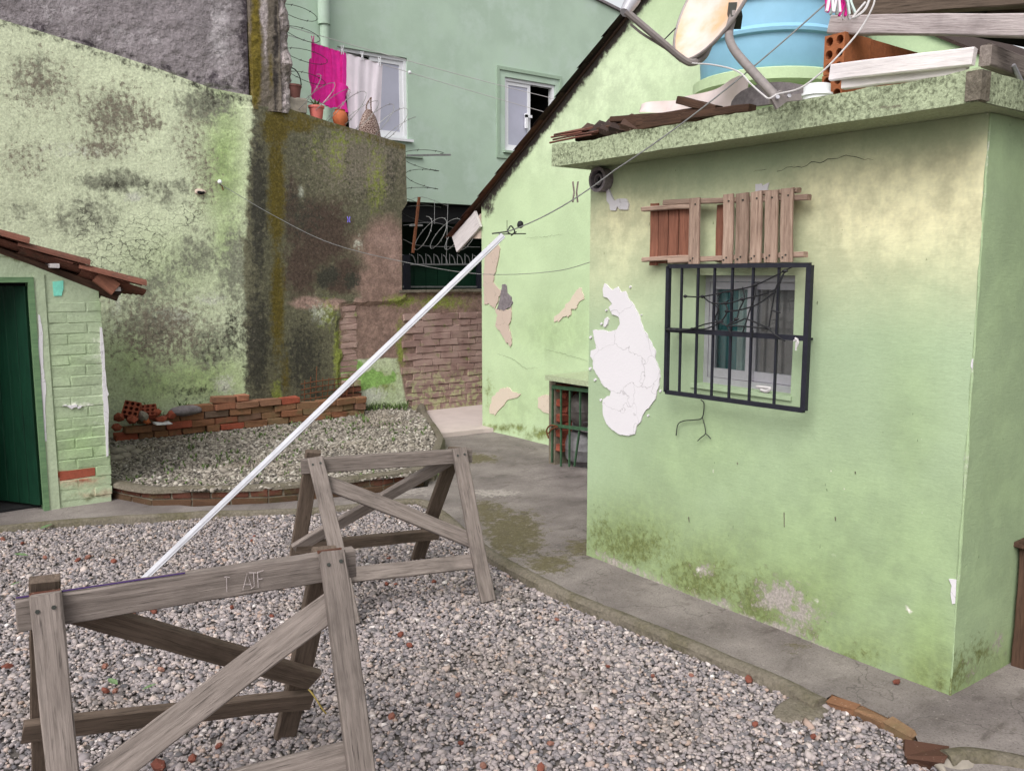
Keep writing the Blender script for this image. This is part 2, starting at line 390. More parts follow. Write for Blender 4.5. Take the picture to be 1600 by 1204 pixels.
M['old_brick'] = brick_mat('old_brick', [(0, g(118, 86, 64)), (.3, g(134, 94, 70)), (.55, g(122, 100, 76)), (.8, g(138, 86, 64)), (1, g(108, 90, 78))], (94, 88, 62), .6)
M['top_brick'] = brick_mat('top_brick', [(0, g(146, 98, 76)), (.5, g(158, 108, 86)), (1, g(136, 100, 80))], None, .1)
M['red_brick'] = brick_mat('red_brick', [(0, g(144, 74, 56)), (.5, g(154, 82, 64)), (1, g(132, 68, 52))], None)
M['chip_brick'] = brick_mat('brick_chip_clay', [(0, g(104, 60, 50)), (.6, g(122, 72, 60)), (1, g(138, 102, 90))], None)
M['curb_brick'] = brick_mat('curb_brick', [(0, g(84, 50, 40)), (.5, g(96, 58, 46)), (1, g(70, 50, 40))], (78, 70, 46), .7)
M['dark_curb'] = brick_mat('dark_curb', [(0, g(74, 58, 44)), (.5, g(88, 64, 48)), (1, g(66, 58, 42))], (66, 62, 40), .7)
M['niche_brick'] = brick_mat('niche_brick', [(0, g(124, 62, 48)), (1, g(140, 76, 60))], None)
M['mortar'] = plain('mortar', (112, 104, 90), .95, var=.2, sc=25, bump=.5)
M['hollow'] = brick_mat('hollow_brick_clay', [(0, g(142, 84, 54)), (1, g(160, 98, 64))], None)
M['tile'] = brick_mat('clay_tile', [(0, g(104, 68, 58)), (.5, g(124, 80, 66)), (1, g(92, 62, 54))], (78, 62, 54), .8)
M['slate'] = brick_mat('dark_tile', [(0, g(48, 40, 38)), (.6, g(60, 48, 44)), (1, g(76, 58, 50))], None)
M['wood_grey'] = wood_mat('weathered_wood', (98, 90, 86), (144, 134, 129), (52, 47, 45), grain=.95, stain=.6)
M['wood_brown'] = wood_mat('brown_weathered_wood', (76, 66, 58), (112, 98, 88), (40, 34, 30))
M['wood_pallet'] = wood_mat('pallet_wood', (122, 100, 88), (176, 154, 140), (66, 48, 40), grain=.9, stain=.4)
M['wood_red'] = wood_mat('reddish_wood', (104, 68, 56), (146, 98, 80), (60, 36, 30), grain=.8, stain=.4)
M['wood_shelf'] = wood_mat('shelf_wood', (62, 46, 38), (92, 70, 58), (34, 25, 21), stain=.4)
M['sheet_dark'] = plain('dark_roof_sheet', (34, 30, 28), .9, 0, .2, 8)
M['wood_white'] = wood_mat('whitewashed_wood', (190, 184, 188), (222, 216, 218), (150, 140, 140), grain=.6, stain=.15)
M['wood_beam'] = wood_mat('grey_beam_wood', (142, 132, 132), (192, 182, 184), (92, 82, 80), stain=.5)
M['wood_dark'] = wood_mat('dark_wood', (52, 38, 32), (84, 62, 50), (30, 20, 16))
M['door_green'] = wood_mat('dark_green_boards', (10, 36, 26), (18, 54, 38), (8, 20, 16), rough=.45, grain=.4, stain=.3)
M['door_frame'] = wood_mat('green_frame', (84, 112, 84), (112, 142, 104), (60, 70, 50), grain=.5)
M['black_iron'] = plain('black_iron', (38, 38, 48), .5, .3, .2, 40)
M['green_iron'] = plain('green_iron', (58, 88, 64), .55, .1, .25, 25)
M['rust'] = plain('rusty_iron', (104, 62, 40), .9, .2, .3, 40)
M['wire'] = plain('galvanised_wire', (140, 140, 140), .5, .6, .15)
M['purple'] = plain('purple_plastic', (104, 92, 190), .5)
M['razor'] = plain('razor_wire_steel', (150, 150, 148), .5, .5, .2)
M['darkwire'] = plain('dark_wire', (54, 56, 52), .6, .3)
M['white_metal'] = plain('white_aluminium', (184, 184, 190), .4, .2, .12, 9)
M['alu'] = plain('grey_aluminium', (176, 174, 180), .4, .4, .06)
M['pvc'] = plain('white_pvc', (226, 226, 230), .4, 0, .03)
M['blue_tank'] = plain('blue_polyethylene', (132, 178, 204), .5, 0, .05, 7)
M['pink'] = plain('pink_cloth', (232, 44, 158), .9, 0, .1, 18, .2)
M['white_cloth'] = plain('white_cloth', (226, 216, 224), .9, 0, .04, 8, .2)
M['tarp'] = plain('pale_tarp', (212, 196, 194), .8, 0, .06, 5, .3)
M['terracotta'] = plain('terracotta', (178, 96, 58), .75, 0, .12, 25)
M['pink_pot'] = plain('pink_plastic_pot', (196, 106, 98), .6, 0, .06)
M['brown_pot'] = plain('brown_pot', (112, 70, 64), .7, 0, .1)
M['stone'] = plain('stone', (136, 128, 118), .9, 0, .2, 14, .6)
M['brownstone'] = plain('brown_stone', (120, 100, 78), .9, 0, .15, 14, .5)
M['fibre'] = plain('fibre_cement', (120, 112, 116), .9, 0, .25, 30, .5)
M['dishgrey'] = plain('dish_grey_steel', (138, 130, 128), .5, .3, .1)
def dish_mat():
    n = NT('dish_face', .6, .3); c = n.mix(n.step(n.noise(3.4, 5, .6), .4, .66), g(206, 192, 186), g(206, 164, 126))
    c = n.mix(n.step(n.noise(16., 5, .7), .66, .76), c, g(140, 92, 60)); n.color(c); return n.m
M['dishface'] = dish_mat()
M['void'] = plain('dark_interior', (14, 14, 16), .9, 0, .1)  # near-black colour stands in for shade in unlit rooms and recesses
M['curtain_teal'] = plain('teal_curtain', (70, 140, 142), .9, 0, .1, 12)
M['curtain_pale'] = plain('pale_curtain', (190, 205, 200), .9, 0, .1, 12)
M['curtain_brown'] = plain('brown_curtain', (176, 162, 160), .9, 0, .12, 12)
M['frosted'] = plain('frosted_pane', (172, 172, 188), .25, 0, .05, 3)
M['gas'] = plain('gas_cylinder_steel', (112, 110, 112), .5, .2, .25, 14)
M['gas_top'] = plain('rusty_cylinder_steel', (84, 78, 76), .6, .2, .3, 14)
M['black_net'] = plain('black_cord', (24, 24, 28), .7, 0, .1)
M['cord'] = plain('white_cord', (186, 182, 182), .7, 0, .05)
M['leaf'] = plain('green_leaf', (96, 118, 80), .7, 0, .15)
M['weed'] = plain('weed', (92, 112, 62), .8, 0, .3, 9)
M['sky_cloud'] = None
def glass_mat():
    n = NT('window_glass', .05, .5); t = n.t
    tr = n.node('ShaderNodeBsdfTransparent', {'Color': (.86, .9, .9, 1)}); gl = n.node('ShaderNodeBsdfGlossy', {'Color': (1, 1, 1, 1), 'Roughness': .04})
    fr = n.node('ShaderNodeFresnel', {'IOR': 1.5}).outputs[0]; mx = n.node('ShaderNodeMixShader')
    n.put(mx.inputs[0], n.math('ADD', fr, .05)); t.links.new(tr.outputs[0], mx.inputs[1]); t.links.new(gl.outputs[0], mx.inputs[2])
    t.links.new(mx.outputs[0], t.nodes['Material Output'].inputs[0]); return n.m
M['glass'] = glass_mat()
def pattern_mat():
    n = NT('brown_patterned_cloth', .9, .2); f = n.vor(60., 'DISTANCE_TO_EDGE', n.scaled(n.P(), (1, 1, .8)))
    n.color(n.mix(n.step(f, .0, .13), g(196, 178, 170), g(84, 58, 50))); return n.m
M['patterned'] = pattern_mat()

# boards: long axis = local X
def board(name, p, q, w, t, mat, parent=None, face=(0, 0, 1), seg=6, wob=.003, bev=.004, seed=None):
    """plank from p to q, width w across, thickness t along the direction it faces"""
    p, q, face = (np.asarray(k, float) for k in (p, q, face)); L = np.linalg.norm(q - p); x = (q - p) / L
    z = face - x * (face @ x); z /= np.linalg.norm(z); y = np.cross(z, x)
    r = np.random.default_rng(seed if seed is not None else int(abs(p.sum()) * 1e4) % 99999)
    V, Fc = [], []; sec = [(-w / 2 + bev, -t / 2), (w / 2 - bev, -t / 2), (w / 2, -t / 2 + bev), (w / 2, t / 2 - bev), (w / 2 - bev, t / 2), (-w / 2 + bev, t / 2), (-w / 2, t / 2 - bev), (-w / 2, -t / 2 + bev)]
    bend = r.uniform(-1, 1, 2) * wob * 1.5
    for i in range(seg + 1):
        u = i / seg; c = 4 * u * (1 - u); o = r.uniform(-1, 1, 2) * wob * .5 + bend * c
        for a, b in sec:
            V.append((u * L - L / 2 + (r.uniform(-1, 1) * wob if i in (0, seg) else 0), a + o[0] + r.uniform(-1, 1) * wob * .3, b + o[1]))
    for i in range(seg):
        for k in range(8): Fc.append((i * 8 + k, i * 8 + (k + 1) % 8, (i + 1) * 8 + (k + 1) % 8, (i + 1) * 8 + k))
    Fc += [tuple(range(8))[::-1], tuple(seg * 8 + k for k in range(8))]
    me = mesh(name, V, Fc, mat); R = Matrix((x, y, z)).transposed()
    return link(name, me, (p + q) / 2, parent, R.to_euler())
def nail_heads(parent, pts, nrm, r=.005):
    b = MB(); nrm = np.asarray(nrm, float); nrm /= np.linalg.norm(nrm)
    for p in pts: b.tube([np.asarray(p) - nrm * .004, np.asarray(p) + nrm * .0025], r, 6)
    return b.build('nail', M['darkwire'], parent)

# a brick mesh: slightly uneven box with chipped corners
def brick_mesh(L, D, Hh, mat, seed, rough=.006):
    bm = bmesh.new(); bmesh.ops.create_cube(bm, size=1); bmesh.ops.scale(bm, vec=(L, D, Hh), verts=bm.verts)
    bmesh.ops.bevel(bm, geom=list(bm.edges), offset=min(L, D, Hh) * .09, segments=1, affect='EDGES')
    r = np.random.default_rng(seed)
    for v in bm.verts: v.co += Vector(r.uniform(-1, 1, 3) * rough)
    me = bpy.data.meshes.new('brick'); bm.to_mesh(me); bm.free(); me.materials.append(mat); return me
def stone_mesh(rx, ry, rz, mat, seed, sub=3, amp=.25, name='stone'):
    bm = bmesh.new(); bmesh.ops.create_icosphere(bm, subdivisions=sub, radius=1)
    P = np.array([v.co[:] for v in bm.verts]); d = 1 + (fbm(P + 5, 1.4, 3, seed) - .5) * 2 * amp
    for v, k in zip(bm.verts, d): v.co = Vector((v.co.x * k * rx, v.co.y * k * ry, v.co.z * k * rz))
    me = bpy.data.meshes.new(name); bm.to_mesh(me); bm.free(); me.materials.append(mat)
    if sub > 2: me.polygons.foreach_set('use_smooth', [True] * len(me.polygons))
    return me

# ================================================================= GROUND
YW = 8.5                                       # plane of the mossy boundary wall
XF = 3.244                                     # front face of the small green outbuilding
XG = 5.103                                     # gable wall behind it
YS = 6.555                                     # shed front
def xy(L, z): return [tuple(GZ(x, y, z)[:2]) for x, y in L]
kerb_px = [(-260, 850), (0, 825), (240, 806), (480, 798), (600, 786), (660, 786), (700, 812), (760, 862), (870, 922), (1000, 976), (1200, 1060), (1282, 1100)]
kerb = xy(kerb_px, .02)
gravel_poly = kerb + xy([(1300, 1096), (1360, 1120), (1425, 1152), (1440, 1185), (1475, 1212), (1520, 1280)], 0.) + [(2.5, .2), (1.2, -.6), (-1.5, .5), (-2.6, 3.), (-2.4, 6.4)]
bed_px = [(176, 752), (242, 763), (300, 768), (420, 763), (600, 746), (668, 738), (684, 692), (664, 650), (636, 636)]
bed_in = xy(bed_px, .14)
bed_poly = bed_in + [(4.95, YW), (1.36, YW)]
V, Fc = sheet([(-40, -40), (60, -40), (60, 60), (-40, 60)], 20, (), lambda u, v, d: (u, v, -.06))
tag(mk('ground', V, facing(V, Fc, (0, 0, 1)), M['soil'], org=np.zeros(3)), kind='structure')
V, Fc = sheet(gravel_poly, .08, (), lambda u, v, d: (u, v, -.012)); V[:, 2] += (fbm(V, 1.3, 3) - .5) * .05
tag(mk('gravel_bed', V, facing(V, Fc, (0, 0, 1)), M['soil'], org=np.zeros(3)), kind='structure')
GROUND_NOISE = lambda P: (fbm(np.c_[P[:, :2], np.full(len(P), -.012)], 1.3, 3) - .5) * .05
# concrete paths: everything round the gravel
outer = [(-3, -2.5), (7.6, -2.5), (7.6, 9.2), (-3, 9.2)]
V, Fc = sheet(outer, .075, (gravel_poly, bed_poly), lambda u, v, d: (u, v, .035))
V[:, 2] += (fbm(V, 1.1, 4, 3) - .5) * .03
px, py = proj(np.where((V @ FWD)[:, None] > .5, V, 3 * FWD))
moss = blobs(px, py, [(800, 835, 60, 45, 1), (760, 800, 45, 30, .8), (860, 880, 60, 25, .8), (745, 716, 45, 10, .9), (905, 855, 30, 20, .8), (1240, 1010, 40, 14, .7), (1010, 905, 60, 14, .3), (690, 762, 20, 10, .5)])
pale = blobs(px, py, [(770, 770, 70, 10, .9), (830, 730, 60, 14, .5), (640, 768, 60, 14, .7), (920, 800, 30, 12, .5), (990, 925, 30, 10, .6), (1040, 945, 60, 14, .5)])
k = len(V); W2 = V.copy(); b = MB()
tag(mk('path', V, facing(V, Fc, (0, 0, 1)), M['concrete_path'], smooth=True, org=np.zeros(3), attrs={'moss': moss, 'pale': pale}), kind='structure')
# rounded kerb lip along the gravel, and the lip at the near right
def lip(name, pts, w, h, z0, mat, seed, parent=None, skirt=.06):
    P = np.array(resample(pts + pts[::-1], .07)[:0] or pts, float); P = spline(P, 10); n = len(P)
    T = np.gradient(P, axis=0); T /= np.linalg.norm(T, axis=1, keepdims=True); N = np.c_[-T[:, 1], T[:, 0]]
    prof = [(-.55, -.08), (-.5, .6), (-.3, .92), (0, 1.), (.3, .93), (.55, .6), (.6, -.08)]
    V, Fc = [], []
    nz = fbm(np.c_[P, np.full(n, seed)], 5, 3, seed); nw = fbm(np.c_[P, np.full(n, seed + 9)], 4, 3, seed + 2)
    for i in range(n):
        for a, c in prof:
            ww = w * (.75 + .5 * nw[i]); V.append((P[i, 0] + N[i, 0] * a * ww, P[i, 1] + N[i, 1] * a * ww, z0 + h * c * (.8 + .4 * nz[i]) if c > 0 else z0 - skirt))
    m_ = len(prof)
    for i in range(n - 1):
        for j in range(m_ - 1): Fc.append((i * m_ + j, i * m_ + j + 1, (i + 1) * m_ + j + 1, (i + 1) * m_ + j))
    Fc += [tuple(range(m_)), tuple((n - 1) * m_ + j for j in range(m_))[::-1]]
    return mk(name, V, Fc, mat, parent, True)
tag(lip('kerb', kerb[4:], .075, .045, 0., M['kerb'], 3), kind='structure')
tag(lip('kerb', kerb[:5], .06, .04, 0., M['kerb'], 5), kind='structure')
tag(lip('kerb', xy([(1478, 1176), (1530, 1172), (1620, 1186), (1760, 1215)], .06), .075, .06, .0, M['kerb'], 8), kind='structure')
# pale slab by the low wall
V, Fc = sheet(xy([(664, 640), (700, 636), (760, 628), (900, 628), (900, 660), (756, 670), (690, 677)], .07), .1, (), lambda u, v, d: (u, v, .072 - d), .05)
tag(mk('floor_slab', V, facing(V, Fc, (0, 0, 1)), M['pale_floor']), kind='structure')

# crushed stone, stone by stone
def stones(name, poly, n, size, zf, mat, lumps=20, weight=None, nverts=12):
    T = []
    bm = bmesh.new(); bmesh.ops.create_icosphere(bm, subdivisions=1, radius=1); bm.verts.ensure_lookup_table()
    B = np.array([v.co[:] for v in bm.verts]); Fi = np.array([[v.index for v in f.verts] for f in bm.faces]); bm.free()
    for k in range(lumps):
        r = np.random.default_rng(k); Q = B * r.uniform(.72, 1.18, (12, 1)); Q = Q * np.array([1, r.uniform(.55, .95), r.uniform(.28, .55)]); T.append(Q)
    T = np.array(T); A = np.array(poly); lo, hi = A.min(0), A.max(0); pts = np.zeros((0, 2))
    while len(pts) < n:
        c = rng.uniform(lo, hi, (n * 2, 2)); c = c[inpoly(c, poly)]
        P3 = np.c_[c, np.zeros(len(c))] - CAM; w = P3 @ FWD; okk = w > .8
        x = 800 + F * (P3 @ RGT) / np.maximum(w, .1); y = 602 - F * (P3 @ CUP) / np.maximum(w, .1)
        okk &= (x > -500) & (x < 2100) & (y < 1750)
        c = c[okk]
        if weight is not None: c = c[rng.uniform(0, 1, len(c)) < weight(c)]
        pts = np.vstack([pts, c])
    pts = pts[:n]; k = rng.integers(0, lumps, n); s = size * np.exp(rng.normal(0, .33, n)) * .5
    Q = T[k] * s[:, None, None]
    def rot(Q, a, i, j):
        c, d = np.cos(a)[:, None], np.sin(a)[:, None]; o = Q.copy(); o[:, :, i] = Q[:, :, i] * c - Q[:, :, j] * d; o[:, :, j] = Q[:, :, i] * d + Q[:, :, j] * c; return o
    Q = rot(Q, rng.uniform(0, 6.28, n), 0, 1); Q = rot(Q, rng.normal(0, .38, n), 1, 2); Q = rot(Q, rng.normal(0, .38, n), 0, 2)
    z = zf(np.c_[pts, np.zeros(n)]) + rng.uniform(-.1, .7, n) * size * .5
    Q[:, :, 0] += pts[:, :1]; Q[:, :, 1] += pts[:, 1:]; Q[:, :, 2] += z[:, None]
    V = Q.reshape(-1, 3).astype(np.float32); Fa = (Fi[None] + (np.arange(n) * 12)[:, None, None]).reshape(-1).astype(np.int32)
    me = bpy.data.meshes.new(name); me.vertices.add(len(V)); me.vertices.foreach_set('co', V.ravel())
    me.loops.add(len(Fa)); me.loops.foreach_set('vertex_index', Fa); nf = len(Fa) // 3
    me.polygons.add(nf); me.polygons.foreach_set('loop_start', np.arange(0, len(Fa), 3, dtype=np.int32))
    me.update(calc_edges=True); me.materials.append(mat)
    o = bpy.data.objects.new(name, me); COL.objects.link(o); return o
def near_first(c): d = np.hypot(c[:, 0], c[:, 1]); return np.clip(1.25 - .09 * d, .5, 1)
tag(stones('gravel', gravel_poly, 118000, .0215, lambda P: GROUND_NOISE(P) - .006, M['gravel'], weight=near_first), 'grey crushed stone covering the yard round the sawhorses', 'gravel', kind='stuff')
BZ = .135
V, Fc = sheet(bed_poly, .12, (), lambda u, v, d: (u, v, BZ)); V[:, 2] += (fbm(V, 1.6, 3, 5) - .5) * .05
tag(mk('planting_bed', V, facing(V, Fc, (0, 0, 1)), M['soil'], org=np.zeros(3)), kind='structure')
tag(stones('bed_gravel', bed_poly, 20000, .028, lambda P: BZ + (fbm(np.c_[P[:, :2], np.full(len(P), BZ)], 1.6, 3, 5) - .5) * .05, M['bed_gravel']), 'brownish gravel filling the raised bed below the mossy wall', 'gravel', kind='stuff')

# ================================================================= THE SMALL GREEN OUTBUILDING
OB = empty('outbuilding', (3.6, 2.5, 0), 'small light green flat-roofed outbuilding with a barred window and peeling paint', 'building')
ZT = 2.214; Y0, Y1 = 1.51, 3.607
win = [GX(1088, 430, XF), GX(1243, 430, XF), GX(1236, 616, XF), GX(1087, 601, XF)]
wY0, wY1 = win[1][1], win[0][1]; wZ0, wZ1 = (win[2][2] + win[3][2]) / 2, (win[0][2] + win[1][2]) / 2
wh = [(wY0, wZ0), (wY1, wZ0), (wY1, wZ1), (wY0, wZ1)]
V, Fc = sheet([(Y0, -.05), (Y1, -.05), (Y1, ZT), (Y0, ZT)], .032, (wh,), lambda u, v, d: (XF + d, u, v), .14)
nn = len(V) // 2; V[:nn, 0] += (fbm(V[:nn], 2.2, 4, 2) - .5) * .016 * np.clip((V[:nn, 1] - Y0) * 8, 0, 1) * np.clip((Y1 - V[:nn, 1]) * 8, 0, 1)
px, py = proj(V)
def sstep(v, a, b): t = np.clip((v - a) / (b - a), 0, 1); return t * t * (3 - 2 * t)
at = {'cream': np.clip((1 - sstep(py + (fbm(V, 1.2, 3, 5) - .5) * 120, 340, 590)) * (.5 + .5 * sstep(px, 1180, 1320)) + blob(px, py, 975, 300, 60, 90, .45), 0, .95) * (.25 + .75 * sstep(py - (262 - .161 * (px - 862)), 25, 100)),  # cream towards the top, thinner in a band along the slab
      'mossveil': np.clip(blobs(px, py, [(980, 845, 110, 70, .8), (1090, 900, 110, 75, .8), (1200, 950, 120, 70, .8), (1330, 1020, 120, 50, .65), (1450, 1060, 60, 60, .8)]), 0, 1),
      'lush': blobs(px, py, [(1300, 900, 300, 200, .6), (1100, 720, 120, 90, .45), (1450, 1000, 60, 120, .8), (1420, 700, 60, 200, .4)]),
      'moss': blobs(px, py, [(985, 855, 85, 45, .52), (1090, 910, 85, 50, .52), (1180, 945, 70, 60, .55), (1250, 990, 50, 40, .5), (1340, 1025, 80, 25, .36), (1465, 1070, 40, 30, .45), (940, 835, 28, 50, .46)]),
      'bare': np.maximum(nearline(px, py, [(935, 866), (1060, 925), (1180, 972), (1290, 1015)], 9) * .52, blobs(px, py, [(1218, 932, 42, 30, .72), (1100, 890, 16, 13, .62), (1250, 960, 40, 25, .6), (1120, 945, 50, 10, .55), (1215, 985, 60, 12, .6), (940, 868, 14, 7, .6)])),
      'chip': blobs(px, py, [(1195, 888, 5, 5, .7), (1334, 942, 6, 4, .75), (1276, 942, 5, 6, .7), (1365, 955, 4, 4, .7), (1418, 951, 5, 3, .7), (1455, 962, 4, 3, .6), (1300, 870, 3, 4, .6), (1090, 890, 5, 8, .6)])}
OBW = mk('wall', V, facing(V, Fc, (-1, 0, 0)), M['green_paint'], OB, attrs=at)
V, Fc = sheet([(XF + .002, -.05), (7.2, -.05), (7.2, ZT - .001), (XF + .002, ZT - .001)], .08, (), lambda u, v, d: (u, Y0 - .004 + d, v), .003)
V2, F2 = sheet([(Y0 - 0, -.05), (Y0 + .001, -.05), (Y0 + .001, ZT), (Y0, ZT)], .5, (), lambda u, v, d: (XF, u, v))
nn = len(V) // 2; V[:nn, 1] -= fbm(V[:nn], 2.2, 4, 12) * .008 * np.clip((V[:nn, 0] - XF) * 8, 0, 1); px, py = proj(V)
at = {'lush': np.full(len(V), .4), 'mossveil': np.clip(1 - V[:, 2] * 4, 0, 1) * .7, 'moss': np.maximum(blobs(px, py, [(1500, 1050, 25, 40, .6), (1530, 1020, 40, 35, .5)]), 0), 'bare': blobs(px, py, [(1555, 1005, 14, 18, .6), (1520, 1045, 12, 14, .5)]),
      'chip': blobs(px, py, [(1547, 298, 3, 6, .7), (1565, 388, 3, 4, .6), (1522, 1040, 5, 10, .6)])}
mk('wall', V, facing(V, Fc, (0, -1, 0)), M['green_paint'], OB, attrs=at)
V, Fc = sheet([(XF + .14, -.05), (5.08, -.05), (5.08, ZT), (XF + .14, ZT)], .2, (), lambda u, v, d: (u, Y1 - d, v), .14)
mk('wall', V, facing(V, Fc, (0, 1, 0)), M['green_paint'], OB)
MB().box((7.06, Y0 + .14, -.05), (7.2, Y1 - .14, ZT)).box((5.08, Y1 - .14, -.05), (7.06, Y1, ZT)).build('wall', M['green_paint'], OB)
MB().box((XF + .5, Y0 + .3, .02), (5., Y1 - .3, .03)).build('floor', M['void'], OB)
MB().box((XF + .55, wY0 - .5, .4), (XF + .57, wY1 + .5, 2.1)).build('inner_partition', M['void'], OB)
# corner chips, the white flake on the corner and the peeled patches as thin plaster plates
def patch(name, L, plane, mat, sc, off, seed, proud=.004, amp=.01, parent=OB, step=.02):
    P = [(off[0] + x / sc, off[1] + y / sc) for x, y in L]
    if plane == 'front': Q = [tuple(GX(x, y, XF)[1:]) for x, y in P]; f3 = lambda u, v, d: (XF - proud - .004 + d, u, v)
    else: Q = [tuple(GX(x, y, XG)[1:]) for x, y in P]; f3 = lambda u, v, d: (XG - proud - .003 + d, u, v)
    Q = ragged(Q, step * .5, amp, seed)
    V, Fc = sheet(Q, step * 2, (), f3, proud + .006, rs=step * .5)
    return mk(name, V, facing(V, Fc, (-1, 0, 0)), mat, parent)
big = [(705,180),(718,190),(740,212),(765,195),(780,215),(800,210),(810,245),(835,275),(855,310),(870,350),(880,385),(900,420),(920,450),(935,485),(935,520),(950,560),(955,600),(945,640),(935,690),(915,720),(885,750),(870,790),(850,815),(840,850),(815,862),(785,855),(765,855),(740,830),(715,810),(700,770),(695,720),(700,695),(730,680),(735,660),(705,640),(690,625),(675,590),(655,560),(655,525),(643,505),(645,480),(670,470),(660,430),(655,390),(680,385),(720,395),(760,385),(775,355),(770,330),(740,320),(725,290),(740,270),(720,245),(700,240),(697,200)]
s7 = (2.8675, (700, 380))
for i_, (x_, y_, s_) in enumerate(((642, 420, 5), (690, 360, 4), (712, 300, 4), (640, 560, 5), (662, 610, 5), (688, 700, 5), (955, 660, 4), (900, 770, 4), (820, 195, 4), (870, 320, 3))):
    patch('paint_flake', [(x_ - s_, y_ - s_ * .5), (x_ + s_ * .3, y_ - s_ * 1.2), (x_ + s_, y_), (x_ + s_ * .4, y_ + s_ * 1.3), (x_ - s_ * .8, y_ + s_)], 'front', M['plaster_white'], *s7, 300 + i_, amp=.003, step=.01)
patch('peeled_patch', big, 'front', M['plaster_white'], *s7, 1)
patch('peeled_patch', [(700,372),(706,340),(716,330),(724,340),(718,362),(708,376)], 'front', M['plaster_white'], *s7, 2, amp=.004)
patch('peeled_patch', [(570,895),(580,890),(592,920),(605,945),(625,932),(660,935),(672,960),(668,985),(632,988),(620,970),(612,990),(588,990),(585,965),(570,945)], 'front', M['plaster_white'], 3.01, (760, 0), 3, amp=.006)
patch('peeled_patch', [(565,50),(590,45),(598,55),(622,45),(618,95),(568,95)], 'front', M['plaster_white'], 2.8, (980, 270), 4, amp=.005)
b = MB()
for x, y, w, h in [(1336, 1308, .03, .075)]: pass
cf = [GX(1480 + (1535 - 1480) * (1088 - y) / 913 - 3, y, XF) for y in (915, 925, 940)]
V, Fc = sheet(ragged([(Y0 + .002, .655), (Y0 + .012, .65), (Y0 + .022, .69), (Y0 + .018, .72), (Y0 + .032, .745), (Y0 + .002, .75)], .008, .003, 6), .02, (), lambda u, v, d: (XF - .004 + d, u, v), .006)
zc = GX(1486, 922, XF)[2]; V[:, 2] += zc - .7
mk('peeled_patch', V, facing(V, Fc, (-1, 0, 0)), M['plaster_white'], OB)
# chipped arris: small pale flakes down the corner
for i in range(3):
    b = MB()
    z = (1.93, 1.3, .95)[i]; s = rng.uniform(.003, .008); l = rng.uniform(.01, .045)
    e = .0025; b.add([(XF - e, Y0 - e, z), (XF - e, Y0 + s, z + .3 * l), (XF - e, Y0 + s * .7, z + .8 * l), (XF - e, Y0 - e, z + l), (XF + s, Y0 - e, z + l * .7), (XF + s * .8, Y0 - e, z + .3 * l)], [(0, 3, 2, 1), (0, 3, 4, 5)])
    b.build('paint_chip', M['plaster_white'], OB)
zs_ = np.arange(-.02, 2.21, .03); ct = MB().tube([(XF + .003, Y0 - .001, z) for z in zs_], [.0045 + .008 * (fbm([[z * 9, 1., 2.]], 1, 3, 5)[0] - .4) for z in zs_], 8)
cv_ = np.array(ct.V); cv_[:, :2] += (fbm(cv_, 16, 3, 8)[:, None] - .5) * .01
mk('worn_arris', cv_, ct.F, M['green_paint'], OB, True, attrs={'lush': np.full(len(cv_), .4), 'chip': np.clip(fbm(cv_ * (0, 0, 1), 14, 3, 14) * 1.6 - .72, 0, 1) * .7, 'moss': .6 * (cv_[:, 2] < .12)})
# cracks under the slab
def crack(px_, parent, plane=XF, w=.0035, mat='darkwire', name='crack'):
    P = [GX(x, y, plane - .002) for x, y in px_]; P = np.array(P); Q = []
    for a, c in zip(P[:-1], P[1:]):
        n = max(2, int(np.linalg.norm(c - a) / .02))
        for k in range(n): Q.append(a + (c - a) * k / n + rng.normal(0, .004, 3) * (0, 1, 1))
    Q.append(P[-1]); Q = np.array(Q); V, Fc = [], []
    for i, q in enumerate(Q):
        ww = w * (.3 + .7 * math.sin(math.pi * min(1, max(0, i / (len(Q) - 1)))) ** .5) * rng.uniform(.5, 1.2)
        V += [q + (0, 0, ww / 2), q - (0, 0, ww / 2)]
    Fc = [(2 * i, 2 * i + 1, 2 * i + 3, 2 * i + 2) for i in range(len(Q) - 1)]
    return mk(name, V, Fc, M[mat], parent)
crack([(1410, 184), (1450, 181), (1490, 176), (1530, 171)], OB, w=.006)
crack([(1178, 268), (1215, 266), (1255, 258), (1295, 248), (1330, 245), (1365, 250)], OB, w=.003)
for (x_, ya_, yb_) in ((1225, 800, 823), (1076, 807, 815), (1305, 807, 813), (1152, 722, 725), (1336, 736, 740)): crack([(x_, ya_), (x_ + .5, yb_)], OB, name='slit', w=.004) if False else MB().bar(GX(x_, ya_, XF - .004), GX(x_ + .6, yb_, XF - .003), .0028, .003, (0, 1, 0)).build('slit', M['kerb'], OB)
# roof slab
sx0, sy0, sy1, sz0, sz1 = 3.0, 1.435, 3.648, 2.212, 2.318
V, Fc = sheet([(sy0, sz0), (sy1, sz0), (sy1, sz1), (sy0, sz1)], .02, (), lambda u, v, d: (sx0 + d, u, v), .0)
top = V[:, 2] > sz1 - .001; bot = V[:, 2] < sz0 + .001
V[:, 0] += (fbm(V, 7, 4, 4) - .5) * .018; V[top, 2] += (fbm(V[top] * (0, 1, 0), 6, 4, 9) - .5) * .03; V[bot, 2] += (fbm(V[bot] * (0, 1, 0), 3, 4, 9) - .5) * .012
px, py = proj(V)
at = {'dirt_shade': np.maximum(.30 + .16 * (fbm(V, 2.2, 3, 8) - .4), blobs(px, py, [(1240, 165, 200, 22, .5), (1000, 205, 60, 16, .55), (1430, 125, 100, 22, .5), (880, 240, 30, 16, .45), (1060, 190, 40, 20, .6)])), 'bare': blobs(px, py, [(1400, 168, 50, 5, .6)])}
slab = mk('roof_slab', V, facing(V, Fc, (-1, 0, 0)), M['slab_paint'], OB, attrs=at)
